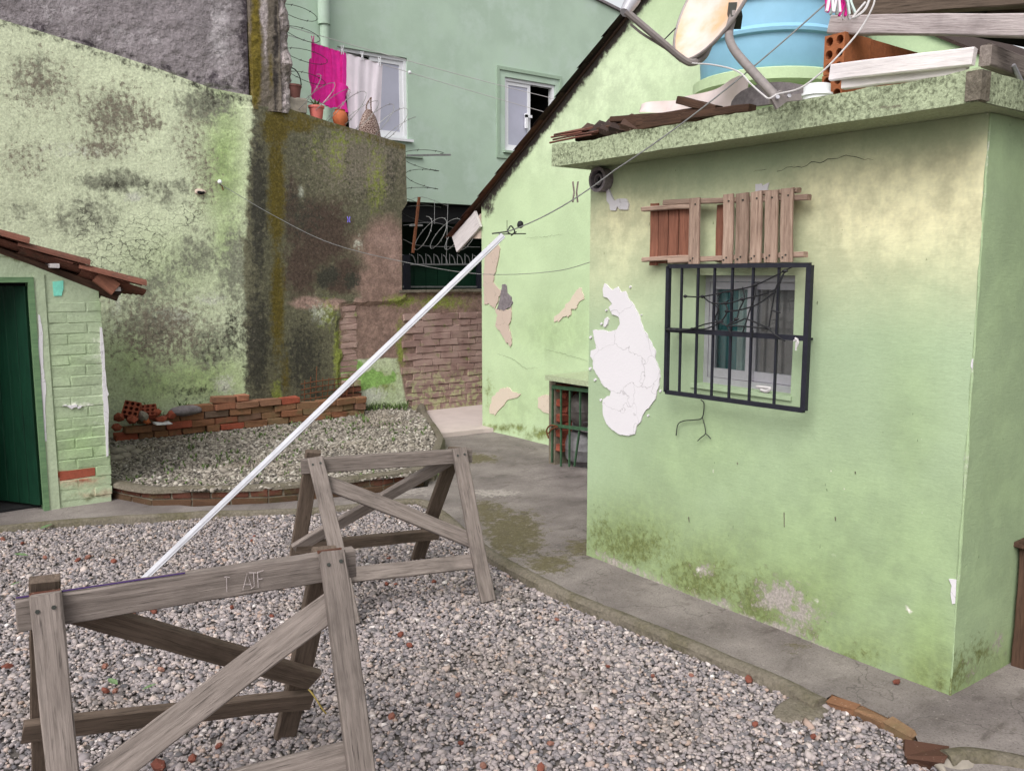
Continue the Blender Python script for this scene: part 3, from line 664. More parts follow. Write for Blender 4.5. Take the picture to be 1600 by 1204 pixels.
V, Fc = sheet([(sx0 + .012, sz0 + .004), (6.9, sz0 + .004), (6.9, sz1), (sx0 + .012, sz1)], .05, (), lambda u, v, d: (u, sy0 + d, v)); V[:, 1] += (fbm(V, 7, 4, 14) - .5) * .014
mk('roof_slab', V, facing(V, Fc, (0, -1, 0)), M['slab_paint'], OB, attrs={'dirt_shade': np.full(len(V), .35)})
b = MB().box((sx0 + .01, sy0 + .008, sz0 + .003), (7.3, sy1 - .003, sz1 - .012)); mk('roof_slab', b.V, b.F, M['slab_paint'], OB)
ce = MB().box((sx0 - .012, sy0 - .012, sz0 + .004), (sx0 + .05, sy0 + .04, sz1 - .006)).build('exposed_corner', M['kerb'], OB)
# vent pipe by the slab
vc = GX(941, 281, XF - .02)
V = MB().lathe([(.062, -.03), (.066, .03), (.066, .038), (.05, .04), (.048, .0), (.03, .0), (.03, .03), (.022, .034), (.02, .01)], n=24)
V.V = [(vc[0] - z, vc[1] + x, vc[2] + y) for x, y, z in V.V]; V.build('vent_pipe', M['fibre'], OB, True)
V = MB().lathe([(.047, .0), (.047, .012)], n=20); V.V = [(vc[0] - z, vc[1] + x, vc[2] + y) for x, y, z in V.V]; V.build('vent_hole', M['void'], OB)
# window
WI = link('window', mesh('window', *(lambda b: (b.V, b.F))(MB().box((XF + .07, wY0, wZ0), (XF + .12, wY0 + .025, wZ1)).box((XF + .07, wY1 - .025, wZ0), (XF + .12, wY1, wZ1)).box((XF + .07, wY0 + .025, wZ1 - .03), (XF + .12, wY1 - .025, wZ1)).box((XF + .07, wY0 + .025, wZ0), (XF + .12, wY1 - .025, wZ0 + .03))), M['alu']), (0, 0, 0), OB)
def sash(y0, y1, x0, mat, gm):
    z0, z1, r = wZ0 + .032, wZ1 - .032, .034
    b = MB().box((x0, y0, z0), (x0 + .02, y0 + r, z1)).box((x0, y1 - r, z0), (x0 + .02, y1, z1)).box((x0, y0 + r, z1 - r), (x0 + .02, y1 - r, z1)).box((x0, y0 + r, z0), (x0 + .02, y1 - r, z0 + r * 1.3))
    b.build('sash', mat, WI); MB().box((x0 + .008, y0 + r, z0 + r), (x0 + .012, y1 - r, z1 - r)).build('pane', gm, WI)
ym = (wY0 + wY1) / 2 + .015
sash(ym - .02, wY1 - .027, XF + .074, M['alu'], M['glass']); sash(wY0 + .027, ym + .015, XF + .097, M['alu'], M['glass'])
def curtain(name, y0, y1, x0, mat, z0, z1, folds=6, amp=.014):
    n = 60; V = []; Fc = []
    for i in range(n + 1):
        y = y0 + (y1 - y0) * i / n
        for z in np.linspace(z0, z1, 6): V.append((x0 + amp * math.sin(i / n * folds * 6.28 + z) + amp * .4 * math.sin(i * .9 + z * 2), y, z))
    for i in range(n):
        for k in range(5): Fc.append((i * 6 + k, (i + 1) * 6 + k, (i + 1) * 6 + k + 1, i * 6 + k + 1))
    return mk(name, V, Fc, mat, WI, True)
curtain('curtain', ym + .03, wY1 - .02, XF + .122, M['curtain_teal'], wZ0, wZ1, 3, .006)
curtain('curtain', ym + .045, ym + .1, XF + .113, M['curtain_pale'], wZ0, wZ1, 2, .003)
curtain('curtain', wY0, ym + .02, XF + .132, M['curtain_brown'], wZ0, wZ1, 5, .007)
MB().box((XF - .012, wY0 - .01, wZ0 - .02), (XF + .07, wY1 + .01, wZ0 - .001)).build('sill', M['green_paint'], WI)
# security grille
XR = 3.15
GRL = link('window_grille', mesh('window_grille', *(lambda b: (b.V, b.F))((lambda a, c, d, e: MB().bar(a, c, .020, .020).bar(c, d, .024, .022, (0, 1, 0)).bar(d, e, .020, .020).bar(e, a, .020, .020, (0, 1, 0)).bar((a + e) / 2, (c + d) / 2, .022, .02))(GX(1045, 416, XR), GX(1266, 414, XR), GX(1256, 641, XR), GX(1041, 612, XR))), M['black_iron']), (0, 0, 0), OB)
ga, gb, gc, gd = GX(1045, 416, XR), GX(1266, 414, XR), GX(1256, 641, XR), GX(1041, 612, XR)
for t in (.105, .235, .36, .49, .635, .805):
    b = MB().bar(ga + (gb - ga) * t + (.003, 0, 0), gd + (gc - gd) * t + (.003, 0, 0), .010, .010, (0, 1, 0)); b.build('bar', M['black_iron'], GRL)
for q in ((ga + gd) / 2, (gb + gc) / 2 + (0, .04, 0)):
    MB().bar(q + (.012, 0, -.008), (XF + .02, q[1], q[2] - .008), .009, .009).build('wall_fixing', M['black_iron'], GRL)

# ================================================================= GABLED HOUSE
GH = empty('gabled_house', (6.5, 5.5, 0), 'light green gabled house wall with stained sloping edge behind the outbuilding', 'house')
_a, _b = GX(760, 309, XG), GX(978, 34, XG); sl_ = (_b[2] - _a[2]) / (_b[1] - _a[1])
def roofz(y): return _a[2] + sl_ * (y - _a[1])
yp = 4.587; zp = roofz(yp); sr_ = (zp - 2.9) / (yp - 2.52)
gl = [(7.32, -.05), (7.32, roofz(7.32)), (yp, zp), (1.85, zp - sr_ * (yp - 1.85)), (1.85, -.05)]
V, Fc = sheet(gl, .055, (), lambda u, v, d: (XG + d, u, v), .16); nn = len(V) // 2
V[:nn, 0] += (fbm(V[:nn], 2., 4, 21) - .5) * .02 * np.clip((7.32 - V[:nn, 1]) * 6, 0, 1)
px, py = proj(V)
edge = nearline(px, py, [(756, 318), (810, 250), (880, 160), (940, 85), (990, 22), (1015, -10)], 9)
at = {'dirt_shade': np.maximum(edge * .75, blobs(px, py, [(762, 320, 12, 26, .6), (1300, 60, 40, 20, .4), (945, 60, 40, 35, .3), (1350, 60, 20, 20, .6)])),
      'lush': blobs(px, py, [(870, 520, 70, 50, .6), (800, 640, 60, 40, .5), (860, 620, 80, 60, .4)]), 'pale': blobs(px, py, [(950, 130, 120, 90, .6), (880, 200, 80, 80, .5), (1060, 100, 80, 60, .5)]),
      'moss': blobs(px, py, [(790, 668, 70, 9, .55), (845, 678, 40, 12, .6), (765, 610, 14, 40, .4)])}
mk('wall', V, facing(V, Fc, (-1, 0, 0)), M['gable_paint'], GH, attrs=at)
MB().box((XG + .16, 7.16, -.05), (12, 7.32, 2.43)).box((XG + .16, 1.85, -.05), (12, 2.01, 2.43)).build('wall', M['gable_paint'], GH)
s7b = (2.8675, (700, 380))
patch('bare_plaster_patch', [(165,60),(176,25),(190,5),(225,-5),(236,20),(225,80),(210,140),(205,180),(225,200),(240,215),(232,245),(215,275),(212,290),(180,275),(165,270),(160,150)], 'gable', M['plaster_grey'], *s7b, 11, parent=GH, step=.03, amp=.035)
patch('bare_plaster_patch', [(212,292),(240,300),(268,296),(285,285),(284,330),(275,380),(288,430),(282,465),(262,440),(238,400),(216,370),(222,330)], 'gable', M['plaster_grey'], *s7b, 12, parent=GH, step=.03, amp=.035)
patch('bare_plaster_patch', [(475,330),(500,315),(530,280),(555,245),(575,215),(595,195),(605,225),(610,250),(585,265),(575,290),(555,300),(550,325),(520,325),(500,350),(480,350)], 'gable', M['plaster_pink'], *s7b, 13, parent=GH, step=.02, amp=.03)
patch('bare_plaster_patch', [(185,745),(200,690),(230,660),(270,645),(290,660),(325,675),(315,690),(270,700),(240,735),(215,765),(190,765)], 'gable', M['plaster_pink'], *s7b, 14, parent=GH, step=.025, amp=.03)
patch('bare_plaster_patch', [(405,690),(440,675),(460,680),(462,765),(430,755),(405,735)], 'gable', M['plaster_pink'], *s7b, 15, parent=GH, step=.04, amp=.012)
patch('burnt_stain', [(245,190),(256,184),(264,195),(266,225),(285,240),(290,265),(282,290),(250,298),(222,296),(230,270),(240,235)], 'gable', M['fibre'], *s7b, 16, parent=GH, step=.03, amp=.02, proud=.007)
crack([(776, 552), (800, 560), (822, 576), (840, 574)], GH, XG - .008, .0028); crack([(850, 545), (880, 552), (905, 560), (918, 563)], GH, XG - .008, .0025); crack([(820, 372), (850, 370), (880, 366)], GH, XG - .008, .002)
# roof planes, verge tiles and the eave end
MB().add([(XG - .02, 7.80, roofz(7.80) + .0), (12, 7.80, roofz(7.80)), (12, yp, zp), (XG - .02, yp, zp), (XG - .02, 7.80, roofz(7.80) + .02), (12, 7.80, roofz(7.80) + .02), (12, yp, zp + .02), (XG - .02, yp, zp + .02)], [(3, 2, 1, 0), (4, 5, 6, 7), (0, 1, 5, 4), (1, 2, 6, 5), (2, 3, 7, 6), (3, 0, 4, 7)]).build('roof', M['slate'], GH)
MB().add([(XG - .02, yp, zp), (12, yp, zp), (12, 1.5, zp - sr_ * (yp - 1.5)), (XG - .02, 1.5, zp - sr_ * (yp - 1.5)), (XG - .02, yp, zp + .02), (12, yp, zp + .02), (12, 1.5, zp - sr_ * (yp - 1.5) + .02), (XG - .02, 1.5, zp - sr_ * (yp - 1.5) + .02)], [(3, 2, 1, 0), (4, 5, 6, 7), (0, 1, 5, 4), (1, 2, 6, 5), (2, 3, 7, 6), (3, 0, 4, 7)]).build('roof', M['slate'], GH)
ys = np.arange(7.86, 4.6, -.30)
for i, y in enumerate(ys):
    p, q = np.array((XG - .03, y, roofz(y) + .016 + .008)), np.array((XG - .03, y - .36, roofz(y - .36) + .016)); d = (q - p) / np.linalg.norm(q - p); n = np.cross(d, (1, 0, 0)); n = n if n[2] > 0 else -n
    V, Fc = [], []
    for e, w in ((p, .085), (q, .07)):
        for th in (.0, .012):
            for a in np.linspace(0, math.pi, 7): V.append(e + np.array((1, 0, 0)) * (w - th) * math.cos(a) * .8 + n * (w - th) * math.sin(a) * .22)
    for k in range(6):
        Fc += [(k, k + 1, 14 + k + 1, 14 + k), (7 + k + 1, 7 + k, 21 + k, 21 + k + 1), (k + 1, k, 7 + k, 7 + k + 1), (14 + k, 14 + k + 1, 21 + k + 1, 21 + k)]
    mk('verge_tile', V, Fc, M['tile'] if i < 5 else M['slate'], GH)
board('barge_board', (XG - .03, 7.33, roofz(7.33) - .14), (XG - .03, 7.76, roofz(7.76) - .11), .19, .03, M['wood_white'], GH, (-1, 0, 0))
MB().add([(XG - .01, 7.325, 2.0), (XG - .01, 7.70, 2.02), (XG - .01, 7.325, 2.25), (12, 7.325, 2.0), (12, 7.70, 2.02), (12, 7.325, 2.25)], [(0, 1, 2), (5, 4, 3), (0, 3, 4, 1), (1, 4, 5, 2), (2, 5, 3, 0)]).build('eave_soffit', M['plaster_grey'], GH)

# ================================================================= GAS NICHE between the two
NI = empty('gas_cage', (4.7, 5., 0), 'brick gas cylinder cage with a green barred gate and cement lid', 'cage')
XN = 4.58
def gn(x, y): return GX(x, y, XN)
lidz = GX(855, 588, XN - .05)[2]; ylid = GX(853, 588, XN - .05)[1]; ygl = GX(862, 640, XN)[1]
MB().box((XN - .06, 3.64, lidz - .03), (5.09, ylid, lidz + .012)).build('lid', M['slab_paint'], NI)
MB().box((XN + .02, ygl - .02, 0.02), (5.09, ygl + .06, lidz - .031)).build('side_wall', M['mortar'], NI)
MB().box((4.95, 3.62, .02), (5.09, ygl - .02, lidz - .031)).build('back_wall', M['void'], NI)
for r in range(11):
    for c in range(2):
        if r < 2 or (r, c) == (2, 1): continue
        zb = .03 + r * .064
        if zb + .06 > lidz - .04: continue
        me = brick_mesh(.2, .1, .058, M['niche_brick'], r * 3 + c)
        link('brick', me, (XN + .13 + c * .19 + (.06 if r % 2 else 0), ygl - .035, zb + .03), NI)
GA = empty('gate', (XN, ygl, 0)); GA.parent = NI; GA.location = np.array((XN, ygl, 0)) - np.array((4.7, 5., 0)); WLOC[GA.name] = (XN, ygl, 0)
tl, tr, bl_, br_ = gn(864, 604), gn(930, 611), gn(862, 722), gn(930, 735)
MB().bar(tl, tr, .03, .02).build('rail', M['green_iron'], GA); MB().bar(gn(863, 664), gn(930, 672), .026, .02).build('rail', M['green_iron'], GA)
for (a, c) in (((863, 602), (862, 722)), ((876, 606), (876, 728)), ((890, 607), (889, 729)), ((906, 609), (906, 668)), ((905, 672), (897, 728)), ((921, 611), (921, 735))):
    MB().bar(gn(*a) + (.004, 0, 0), gn(*c) + (.004, 0, 0), .013, .013, (0, 1, 0)).build('bar', M['green_iron'], GA)
lk = spline([gn(860, 684), gn(857, 672), gn(861, 665), gn(868, 664), gn(874, 666), gn(866, 669), gn(860, 676)], 6); MB().tube(lk + (-.02, 0, 0), .007, 5).build('chain', M['rust'], GA)
def gas(name, cx, cy, z0, r, h, mat, label):
    b = MB().lathe([(r * .55, 0), (r * .6, .02), (r * .95, .06), (r, .1), (r, h * .48), (r * 1.02, h * .5), (r, h * .52), (r, h - .1), (r * .9, h - .04), (r * .6, h), (.05, h + .02)], (cx, cy, z0), 28)
    o = b.build(name, mat, None, True); tag(o, label, 'gas cylinder')
    b = MB()
    for k in range(3): a = 2.1 * k + .4; b.bar((cx + .1 * math.cos(a), cy + .1 * math.sin(a), z0 + h - .02), (cx + .1 * math.cos(a), cy + .1 * math.sin(a), z0 + h + .09), .03, .006)
    b.lathe([(.1, h + .08), (.11, h + .085), (.11, h + .1), (.1, h + .1)], (cx, cy, z0), 20, False); b.build('handle_ring', mat, o)
    b = MB().lathe([(.02, h), (.02, h + .05), (.03, h + .05), (.03, h + .07)], (cx, cy, z0), 10); b.build('valve', M['darkwire'], o); return o
gcx, gcy = 4.80, gn(915, 700)[1] + .25
gas('gas_cylinder', gcx, gcy, .04, .17, .30, M['gas'], 'pale grey gas cylinder on the floor of the barred cage')
MB().box((4.66, 3.9, .362), (4.95, ygl - .13, .38)).build('shelf', M['fibre'], NI)
gas('gas_cylinder', gcx - .02, gcy + .01, .382, .125, .26, M['gas_top'], 'small dark rusty gas cylinder on the shelf of the barred cage')

# ================================================================= MOSSY BOUNDARY WALL
BW = empty('boundary_wall', (3., YW, 0), 'tall stained mossy boundary wall, pale green left and brown lower right', 'wall')
def wy(x, y): return tuple(GY(x, y, YW)[[0, 2]])
tl_ = [wy(0, 30), wy(390, 150)]
slope_l = (tl_[1][1] - tl_[0][1]) / (tl_[1][0] - tl_[0][0])
top = [(-1.6, tl_[0][1] - slope_l * (tl_[0][0] + 1.6)), tl_[0], wy(150, 76), wy(240, 105), wy(330, 138), wy(395, 150), wy(400, 166), wy(455, 171), wy(520, 192), wy(590, 212), wy(634, 226), wy(636, 318), wy(628, 330), wy(628, 455)]
lowtop = top[-1][1]
poly = top + [(7.2, lowtop - .01), (7.2, -.08), (-1.6, -.08)]
poly = poly[::-1]
V, Fc = sheet(poly, .05, (), lambda u, v, d: (u, YW + d, v), .15); nn = len(V) // 2
px, py = proj(V)
right = polymask(px, py, [(531, 478), (632, 470), (640, 455), (800, 455), (800, 700), (531, 700)], 5)
V[:nn, 1] += (fbm(V[:nn], 1.2, 3, 31) - .5) * .022 + (fbm(V[:nn], 8, 3, 37) - .5) * .005 + (right[:nn] > .5) * .028
V[:nn, 1] -= (np.exp(-((px[:nn] - 405) / 28) ** 2) * (py[:nn] > 165)) * .03
left_ = px < 385
at = {
 'grime': np.clip(np.maximum(np.where(left_, .19, .3) + .1 * (fbm(V, 1.1, 3, 6) - .5), blobs(px, py, [(180, 285, 80, 26, .62), (320, 165, 60, 34, .7), (235, 450, 110, 60, .5), (240, 500, 110, 60, .5), (130, 340, 90, 50, .5), (330, 540, 60, 60, .5), (370, 420, 40, 110, .6), (310, 400, 60, 60, .55), (220, 600, 60, 40, .34), (60, 120, 70, 60, .42), (180, 180, 70, 50, .44), (260, 300, 60, 40, .5), (30, 330, 60, 30, .4)])), 0, 1),
 'wet': np.clip(polymask(px, py, [(395, 160), (440, 165), (640, 225), (640, 440), (560, 470), (535, 480), (535, 650), (385, 650), (378, 400)], 26) * 1.05 - .1, 0, 1),
 'dark': np.maximum(blobs(px, py, [(402, 320, 17, 170, .72), (400, 540, 26, 120, .7), (470, 330, 60, 80, .42), (480, 230, 60, 60, .36), (545, 255, 9, 60, .62), (580, 300, 60, 30, .4), (612, 265, 14, 60, .5), (178, 287, 42, 12, .5), (128, 278, 22, 14, .4), (232, 292, 22, 20, .45), (330, 160, 40, 22, .42), (475, 560, 44, 80, .62), (330, 545, 50, 50, .42), (300, 612, 70, 22, .42), (520, 430, 12, 16, .9), (550, 438, 16, 18, .75), (505, 436, 12, 20, .85), (230, 400, 60, 40, .34), (250, 500, 60, 40, .36), (720, 632, 60, 8, .5), (585, 636, 30, 8, .6), (490, 610, 40, 20, .5), (365, 520, 24, 60, .5)]),
                     nearline(px, py, [(0, 34), (150, 82), (240, 110), (330, 143), (395, 160)], 9) * .46),
 'dkbrown': blobs(px, py, [(500, 365, 56, 66, .85), (470, 420, 36, 60, .75), (455, 330, 20, 90, .6), (540, 420, 36, 40, .6), (530, 440, 26, 22, 1.), (515, 320, 60, 26, .5)]),
 'brown': np.maximum(blobs(px, py, [(600, 390, 44, 60, .85), (595, 440, 60, 34, .8), (560, 380, 30, 30, .5)]), polymask(px, py, [(531, 480), (570, 462), (624, 452), (760, 455), (760, 645), (640, 645), (624, 560), (531, 562)], 6) * .9),
 'pinkb': blobs(px, py, [(480, 473, 30, 11, .9), (522, 475, 25, 10, .9), (600, 375, 40, 26, .5), (615, 410, 14, 40, .5), (560, 470, 12, 10, .6)]),
 'olive': np.maximum(blobs(px, py, [(431, 300, 17, 120, .8), (433, 470, 14, 110, .75), (430, 200, 24, 40, .85), (470, 195, 40, 16, .7), (446, 590, 10, 60, .55), (520, 622, 30, 12, .4)]), nearline(px, py, [(445, 172), (520, 196), (634, 230)], 9) * .55),
 'lime': blobs(px, py, [(530, 240, 24, 50, .7), (587, 275, 18, 60, .75), (560, 215, 40, 14, .55), (500, 230, 40, 40, .4), (628, 470, 40, 14, .6), (432, 620, 12, 40, .6), (690, 472, 60, 16, .6), (628, 540, 12, 60, .55), (600, 600, 26, 26, .5), (528, 560, 10, 60, .7), (510, 490, 30, 40, .45)]),
 'green': np.clip(blobs(px, py, [(350, 250, 36, 130, .95), (355, 370, 30, 70, .7), (310, 590, 100, 50, .85), (250, 600, 70, 40, .8), (505, 500, 34, 30, .6), (210, 560, 50, 50, .7), (270, 420, 90, 60, .4), (600, 600, 40, 40, .6)]), 0, 1),
 'fresh': polymask(px, py, [(535, 565), (575, 563), (622, 556), (622, 596), (560, 612), (535, 612)], 5) * .85 * (fbm(V, 3, 4, 3) > .36),
 'pale': blobs(px, py, [(270, 495, 55, 24, .5), (330, 468, 36, 12, .55), (350, 600, 22, 26, .55), (182, 470, 12, 70, .45), (577, 618, 34, 20, .7), (130, 235, 120, 20, .42), (210, 308, 20, 9, .75), (500, 490, 30, 30, .4), (560, 380, 14, 18, .4), (470, 300, 8, 14, .6)]),
 'spots': .1 + blobs(px, py, [(180, 180, 75, 60, .42), (60, 130, 70, 60, .36), (320, 280, 30, 70, .34), (560, 250, 90, 70, .44), (250, 520, 100, 70, .44), (230, 190, 30, 30, .44), (160, 230, 60, 26, .42), (40, 250, 50, 40, .3), (300, 220, 40, 60, .32)]),
 'crack': np.maximum(blobs(px, py, [(210, 375, 60, 44, 1.), (130, 350, 30, 60, .6), (290, 340, 40, 30, .6), (240, 520, 60, 40, .5), (160, 420, 60, 60, .6)]), 0)}
mk('rendered_wall', V, facing(V, Fc, (0, -1, 0)), M['old_wall'], BW, attrs=at)
# hook with white knob, and the hole where a bracket was
hk = GY(343, 286, YW - .03)
b = MB().tube([hk + (0, .06, 0), hk, hk + (.02, -.01, -.03), hk + (.03, -.01, -.07)], .006, 6); HK = b.build('line_hook', M['rust'], BW)
link('knob', stone_mesh(.022, .022, .022, M['pvc'], 1, 2, .05, 'knob'), hk + (0, -.01, .01), BW)
hl = GY(313, 300, YW - .004); link('broken_hole', stone_mesh(.055, .022, .032, M['plaster_grey'], 4, 3, .3, 'broken_hole'), hl, BW)
link('hole_shadow', stone_mesh(.04, .02, .018, M['void'], 5, 3, .3, 'broken_hole'), hl + (.0, -.01, -.005), BW).name = 'hole'  # near-black lump paints the shade inside the hollow
# painted bricks of the low stretch: laid one by one
x0 = wy(640, 520)[0]; zrow = .10; r = 0
variants = [brick_mesh(.246, .05, .072, M['low_brick'], 50 + k, .005) for k in range(8)]
while zrow < lowtop - .24:
    x = x0 + rng.uniform(.02, .1) + (.12 if r % 2 else 0)
    while x < 6.35:
        o = link('brick', variants[rng.integers(8)], (x, YW + .047 - rng.uniform(0, .008), zrow), BW, (rng.normal(0, .04), rng.normal(0, .02), rng.normal(0, .03)))
        x += .25
    zrow += .0755; r += 1
# narrow broken pier of bricks where the thick render ends
pv = [brick_mesh(.2, .06, .058, M['low_brick'], 70 + k, .007) for k in range(4)]
px0 = (wy(532, 540)[0] + wy(560, 540)[0]) / 2
z = .55
while z < 1.28:
    link('brick', pv[rng.integers(4)], (px0 + rng.normal(0, .006), YW + .05, z), BW, (0, rng.normal(0, .02), rng.normal(0, .04))); z += .066
for z, mt in ((.40, 'curb_brick'), (.33, 'curb_brick'), (.26, 'old_brick'), (.47, 'low_brick')):
    link('brick', brick_mesh(.21, .08, .06, M[mt], int(z * 99), .008), (px0 + .0, YW - .005, z), BW, (0, 0, rng.normal(0, .05)))
MB().box((4.8, YW - .015, lowtop - .015), (7.2, YW + .17, lowtop + .012)).build('coping', M['kerb'], BW)

# the neighbour's rough grey wall above, with its mossy pilaster
NB = empty('neighbour_house', (1.5, YW + .2, 3.), 'rough grey rendered house wall rising above the mossy boundary wall', 'house')
pts = [(-1.6, 6.6), (-1.6, top[0][1] - .1), (tl_[0][0], tl_[0][1] - .1), (wy(390, 150)[0], wy(390, 150)[1] - .1), (wy(398, 100)[0], 6.6)]
V, Fc = sheet(pts, .06, (), lambda u, v, d: (u, YW + .03 + d, v), .1); nn = len(V) // 2
V[:nn, 1] += (fbm(V[:nn], 3, 5, 41) - .5) * .06; px, py = proj(V)
at = {'pale': blobs(px, py, [(345, 60, 26, 80, .6), (100, 20, 60, 40, .4), (200, 60, 80, 30, .36)]), 'dark': np.maximum(blobs(px, py, [(385, 60, 14, 130, .7), (60, 45, 50, 16, .4), (330, 120, 60, 16, .4)]), nearline(px, py, [(0, 26), (150, 72), (240, 100), (330, 132), (395, 145)], 7) * .5),
      'green': blobs(px, py, [(255, 120, 40, 14, .6), (330, 138, 50, 12, .5)])}
mk('rough_render', V, facing(V, Fc, (0, -1, 0)), M['grey_render'], NB, attrs=at)
xa, xb = wy(392, 100)[0], wy(436, 100)[0]; zb = wy(420, 166)[1] - .05
V, Fc = sheet([(xa, zb), (xb, zb), (xb, 6.6), (xa, 6.6)], .04, (), lambda u, v, d: (u, YW - .035 + d, v), .5); nn = len(V) // 2
V[:nn, 1] += (fbm(V[:nn], 5, 4, 43) - .5) * .06; px, py = proj(V)
at = {'olive': blobs(px, py, [(400, 80, 10, 130, .9), (424, 110, 8, 60, .5)]), 'pale': blobs(px, py, [(413, 20, 7, 30, .9), (414, 70, 4, 60, .6)]), 'dark': blobs(px, py, [(431, 90, 5, 120, .8)])}
mk('pilaster', V, facing(V, Fc, (0, -1, 0)), M['pilaster'], NB, attrs=at)
zz = zb
k = 0
P_ = [(xb + .045, YW + .07, z) for z in np.arange(zb, 6.5, .028)]      # rough broken edge
t_ = MB().tube(P_, .085, 22); Vt = np.array(t_.V); dv = Vt - np.array((xb + .045, YW + .07, 0)); dv[:, 2] = 0
Vt += dv / .085 * ((fbm(Vt, 7, 4, 61) - .5) * .16 + (fbm(Vt * (1, 1, .5), 22, 3, 62) - .5) * .05)[:, None]
mk('rough_edge', Vt, t_.F, M['pilaster'], NB, attrs={'pale': .25 + .5 * fbm(Vt, 5, 3, 9), 'dark': .6 * fbm(Vt, 9, 3, 19)})
MB().box((xb - .02, YW + .06, zb), (xb + .1, YW + .9, 6.6)).build('return_wall', M['grey_render'], NB)

# ================================================================= GREY-GREEN HOUSE BEHIND
YD = 10.8
TH = empty('rear_house', (7., YD, 0), 'two-storey grey-green painted house behind the wall with two white sliding windows', 'house')
def ty(x, y, p=YD): return tuple(GY(x, y, p)[[0, 2]])
w1 = [ty(527, 72), ty(636, 91), ty(636, 218)]; W1 = (w1[0][0], w1[1][0], w1[2][1], (w1[0][1] + w1[1][1]) / 2)
w2a, w2b, w2c = ty(789, 120), ty(868, 133), ty(789, 235); Wn2 = (w2a[0], w2b[0], w2c[1], (w2a[1] + w2b[1]) / 2)
hz = 2.655
rl = [ty(930, 0), ty(970, 20)]; rs_ = -.36
rs_ = (rl[1][1] - rl[0][1]) / (rl[1][0] - rl[0][0]); roof_r = (13.5, rl[1][1] + rs_ * (13.5 - rl[1][0])); roof_l = (3.6, rl[0][1] - rs_ * (rl[0][0] - 3.6))
poly = [(3.6, hz), (13.5, hz), roof_r, roof_l]
def hole(w): return [(w[0], w[2]), (w[1], w[2]), (w[1], w[3]), (w[0], w[3])]
V, Fc = sheet(poly, .3, (hole(W1), hole(Wn2)), lambda u, v, d: (u, YD + d, v), .18)
mk('wall', V, facing(V, Fc, (0, -1, 0)), M['teal_house'], TH)
for (xa_, xb_) in ((6.5, 13.4),):
    MB().bar((3.6, YD + .46, roof_l[1] + .022), (13.5, YD + .46, roof_r[1] + .022), .04, 1.0).build('roof', M['fibre'], TH)
def slider(w, open_left, name='window'):
    x0, x1, z0, z1 = w; f = .045
    b = MB().box((x0, YD + .03, z0), (x0 + f, YD + .12, z1)).box((x1 - f, YD + .03, z0), (x1, YD + .12, z1)).box((x0 + f, YD + .03, z1 - f), (x1 - f, YD + .12, z1)).box((x0 + f, YD + .03, z0), (x1 - f, YD + .12, z0 + f))
    wi = b.build(name, M['pvc'], TH); mid = (x0 + x1) / 2
    for k in range(2):
        a, c = (mid - .03, x1 - f) if open_left else (x0 + f, mid + .03)
        yk = YD + .05 + k * .035; a += .02 * k * (1 if open_left else 0); c -= .0
        if k == 1: a, c = a + .03, c - .004
        s_ = .055; zz0, zz1 = z0 + f, z1 - f
        MB().box((a, yk, zz0), (a + s_, yk + .028, zz1)).box((c - s_, yk, zz0), (c, yk + .028, zz1)).box((a + s_, yk, zz1 - s_), (c - s_, yk + .028, zz1)).box((a + s_, yk, zz0), (c - s_, yk + .028, zz0 + s_)).build('sash', M['pvc'], wi)
        if k == 0: MB().box((a + s_, yk + .01, zz0 + s_), (c - s_, yk + .016, zz1 - s_)).build('pane', M['frosted'], wi)
    MB().box((x0 - .04, YD - .05, z0 - .035), (x1 + .06, YD + .03, z0 - .002)).build('sill', M['teal_trim'] if not open_left else M['pvc'], wi)
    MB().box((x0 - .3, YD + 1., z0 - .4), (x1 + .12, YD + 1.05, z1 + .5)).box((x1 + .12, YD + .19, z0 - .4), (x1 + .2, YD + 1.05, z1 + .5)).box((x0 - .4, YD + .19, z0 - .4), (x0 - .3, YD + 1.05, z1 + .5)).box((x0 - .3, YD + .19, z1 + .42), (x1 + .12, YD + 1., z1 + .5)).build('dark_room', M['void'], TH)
    return wi
slider(W1, True); w2o = slider(Wn2, False)
# moulding round the second window
t = .05; x0_, x1_, z0_, z1_ = Wn2[0] - .16, Wn2[1] + .12, Wn2[2] - .12, Wn2[3] + .14
MB().box((x0_, YD - .02, z0_), (x0_ + t, YD - .001, z1_)).box((x1_ - t, YD - .02, z0_), (x1_, YD - .001, z1_)).box((x0_ + t, YD - .02, z1_ - t), (x1_ - t, YD - .001, z1_)).box((x0_ + t, YD - .02, z0_), (x1_ - t, YD - .001, z0_ + t)).build('moulding', M['teal_trim'], TH)
b = MB(); hx, hz_ = (Wn2[0] + Wn2[1]) / 2 - .07, (Wn2[2] + Wn2[3]) / 2 - .05; b.box((hx - .02, YD + .0, hz_ - .12), (hx + .02, YD + .04, hz_ + .1)).box((hx - .02, YD + .0, hz_ + .04), (hx + .1, YD + .03, hz_ + .08)); b.build('latch', M['pvc'], w2o)
# string ledge under window one, downpipe with its wider upper length
MB().box((W1[1] - .1, YD - .03, W1[2] - .24), (W1[1] + .22, YD - .001, W1[2] - .215)).build('ledge', M['teal_trim'], TH)
dp = GY(505, 37, YD - .06)
MB().lathe([(.078, dp[2] - .02), (.078, 6.2)], (dp[0], YD - .09, 0), 18).build('downpipe', M['teal_house'], TH, True)
MB().lathe([(.06, 2.7), (.06, dp[2])], (dp[0] + .005, YD - .09, 0), 18).build('downpipe', M['teal_house'], TH, True)
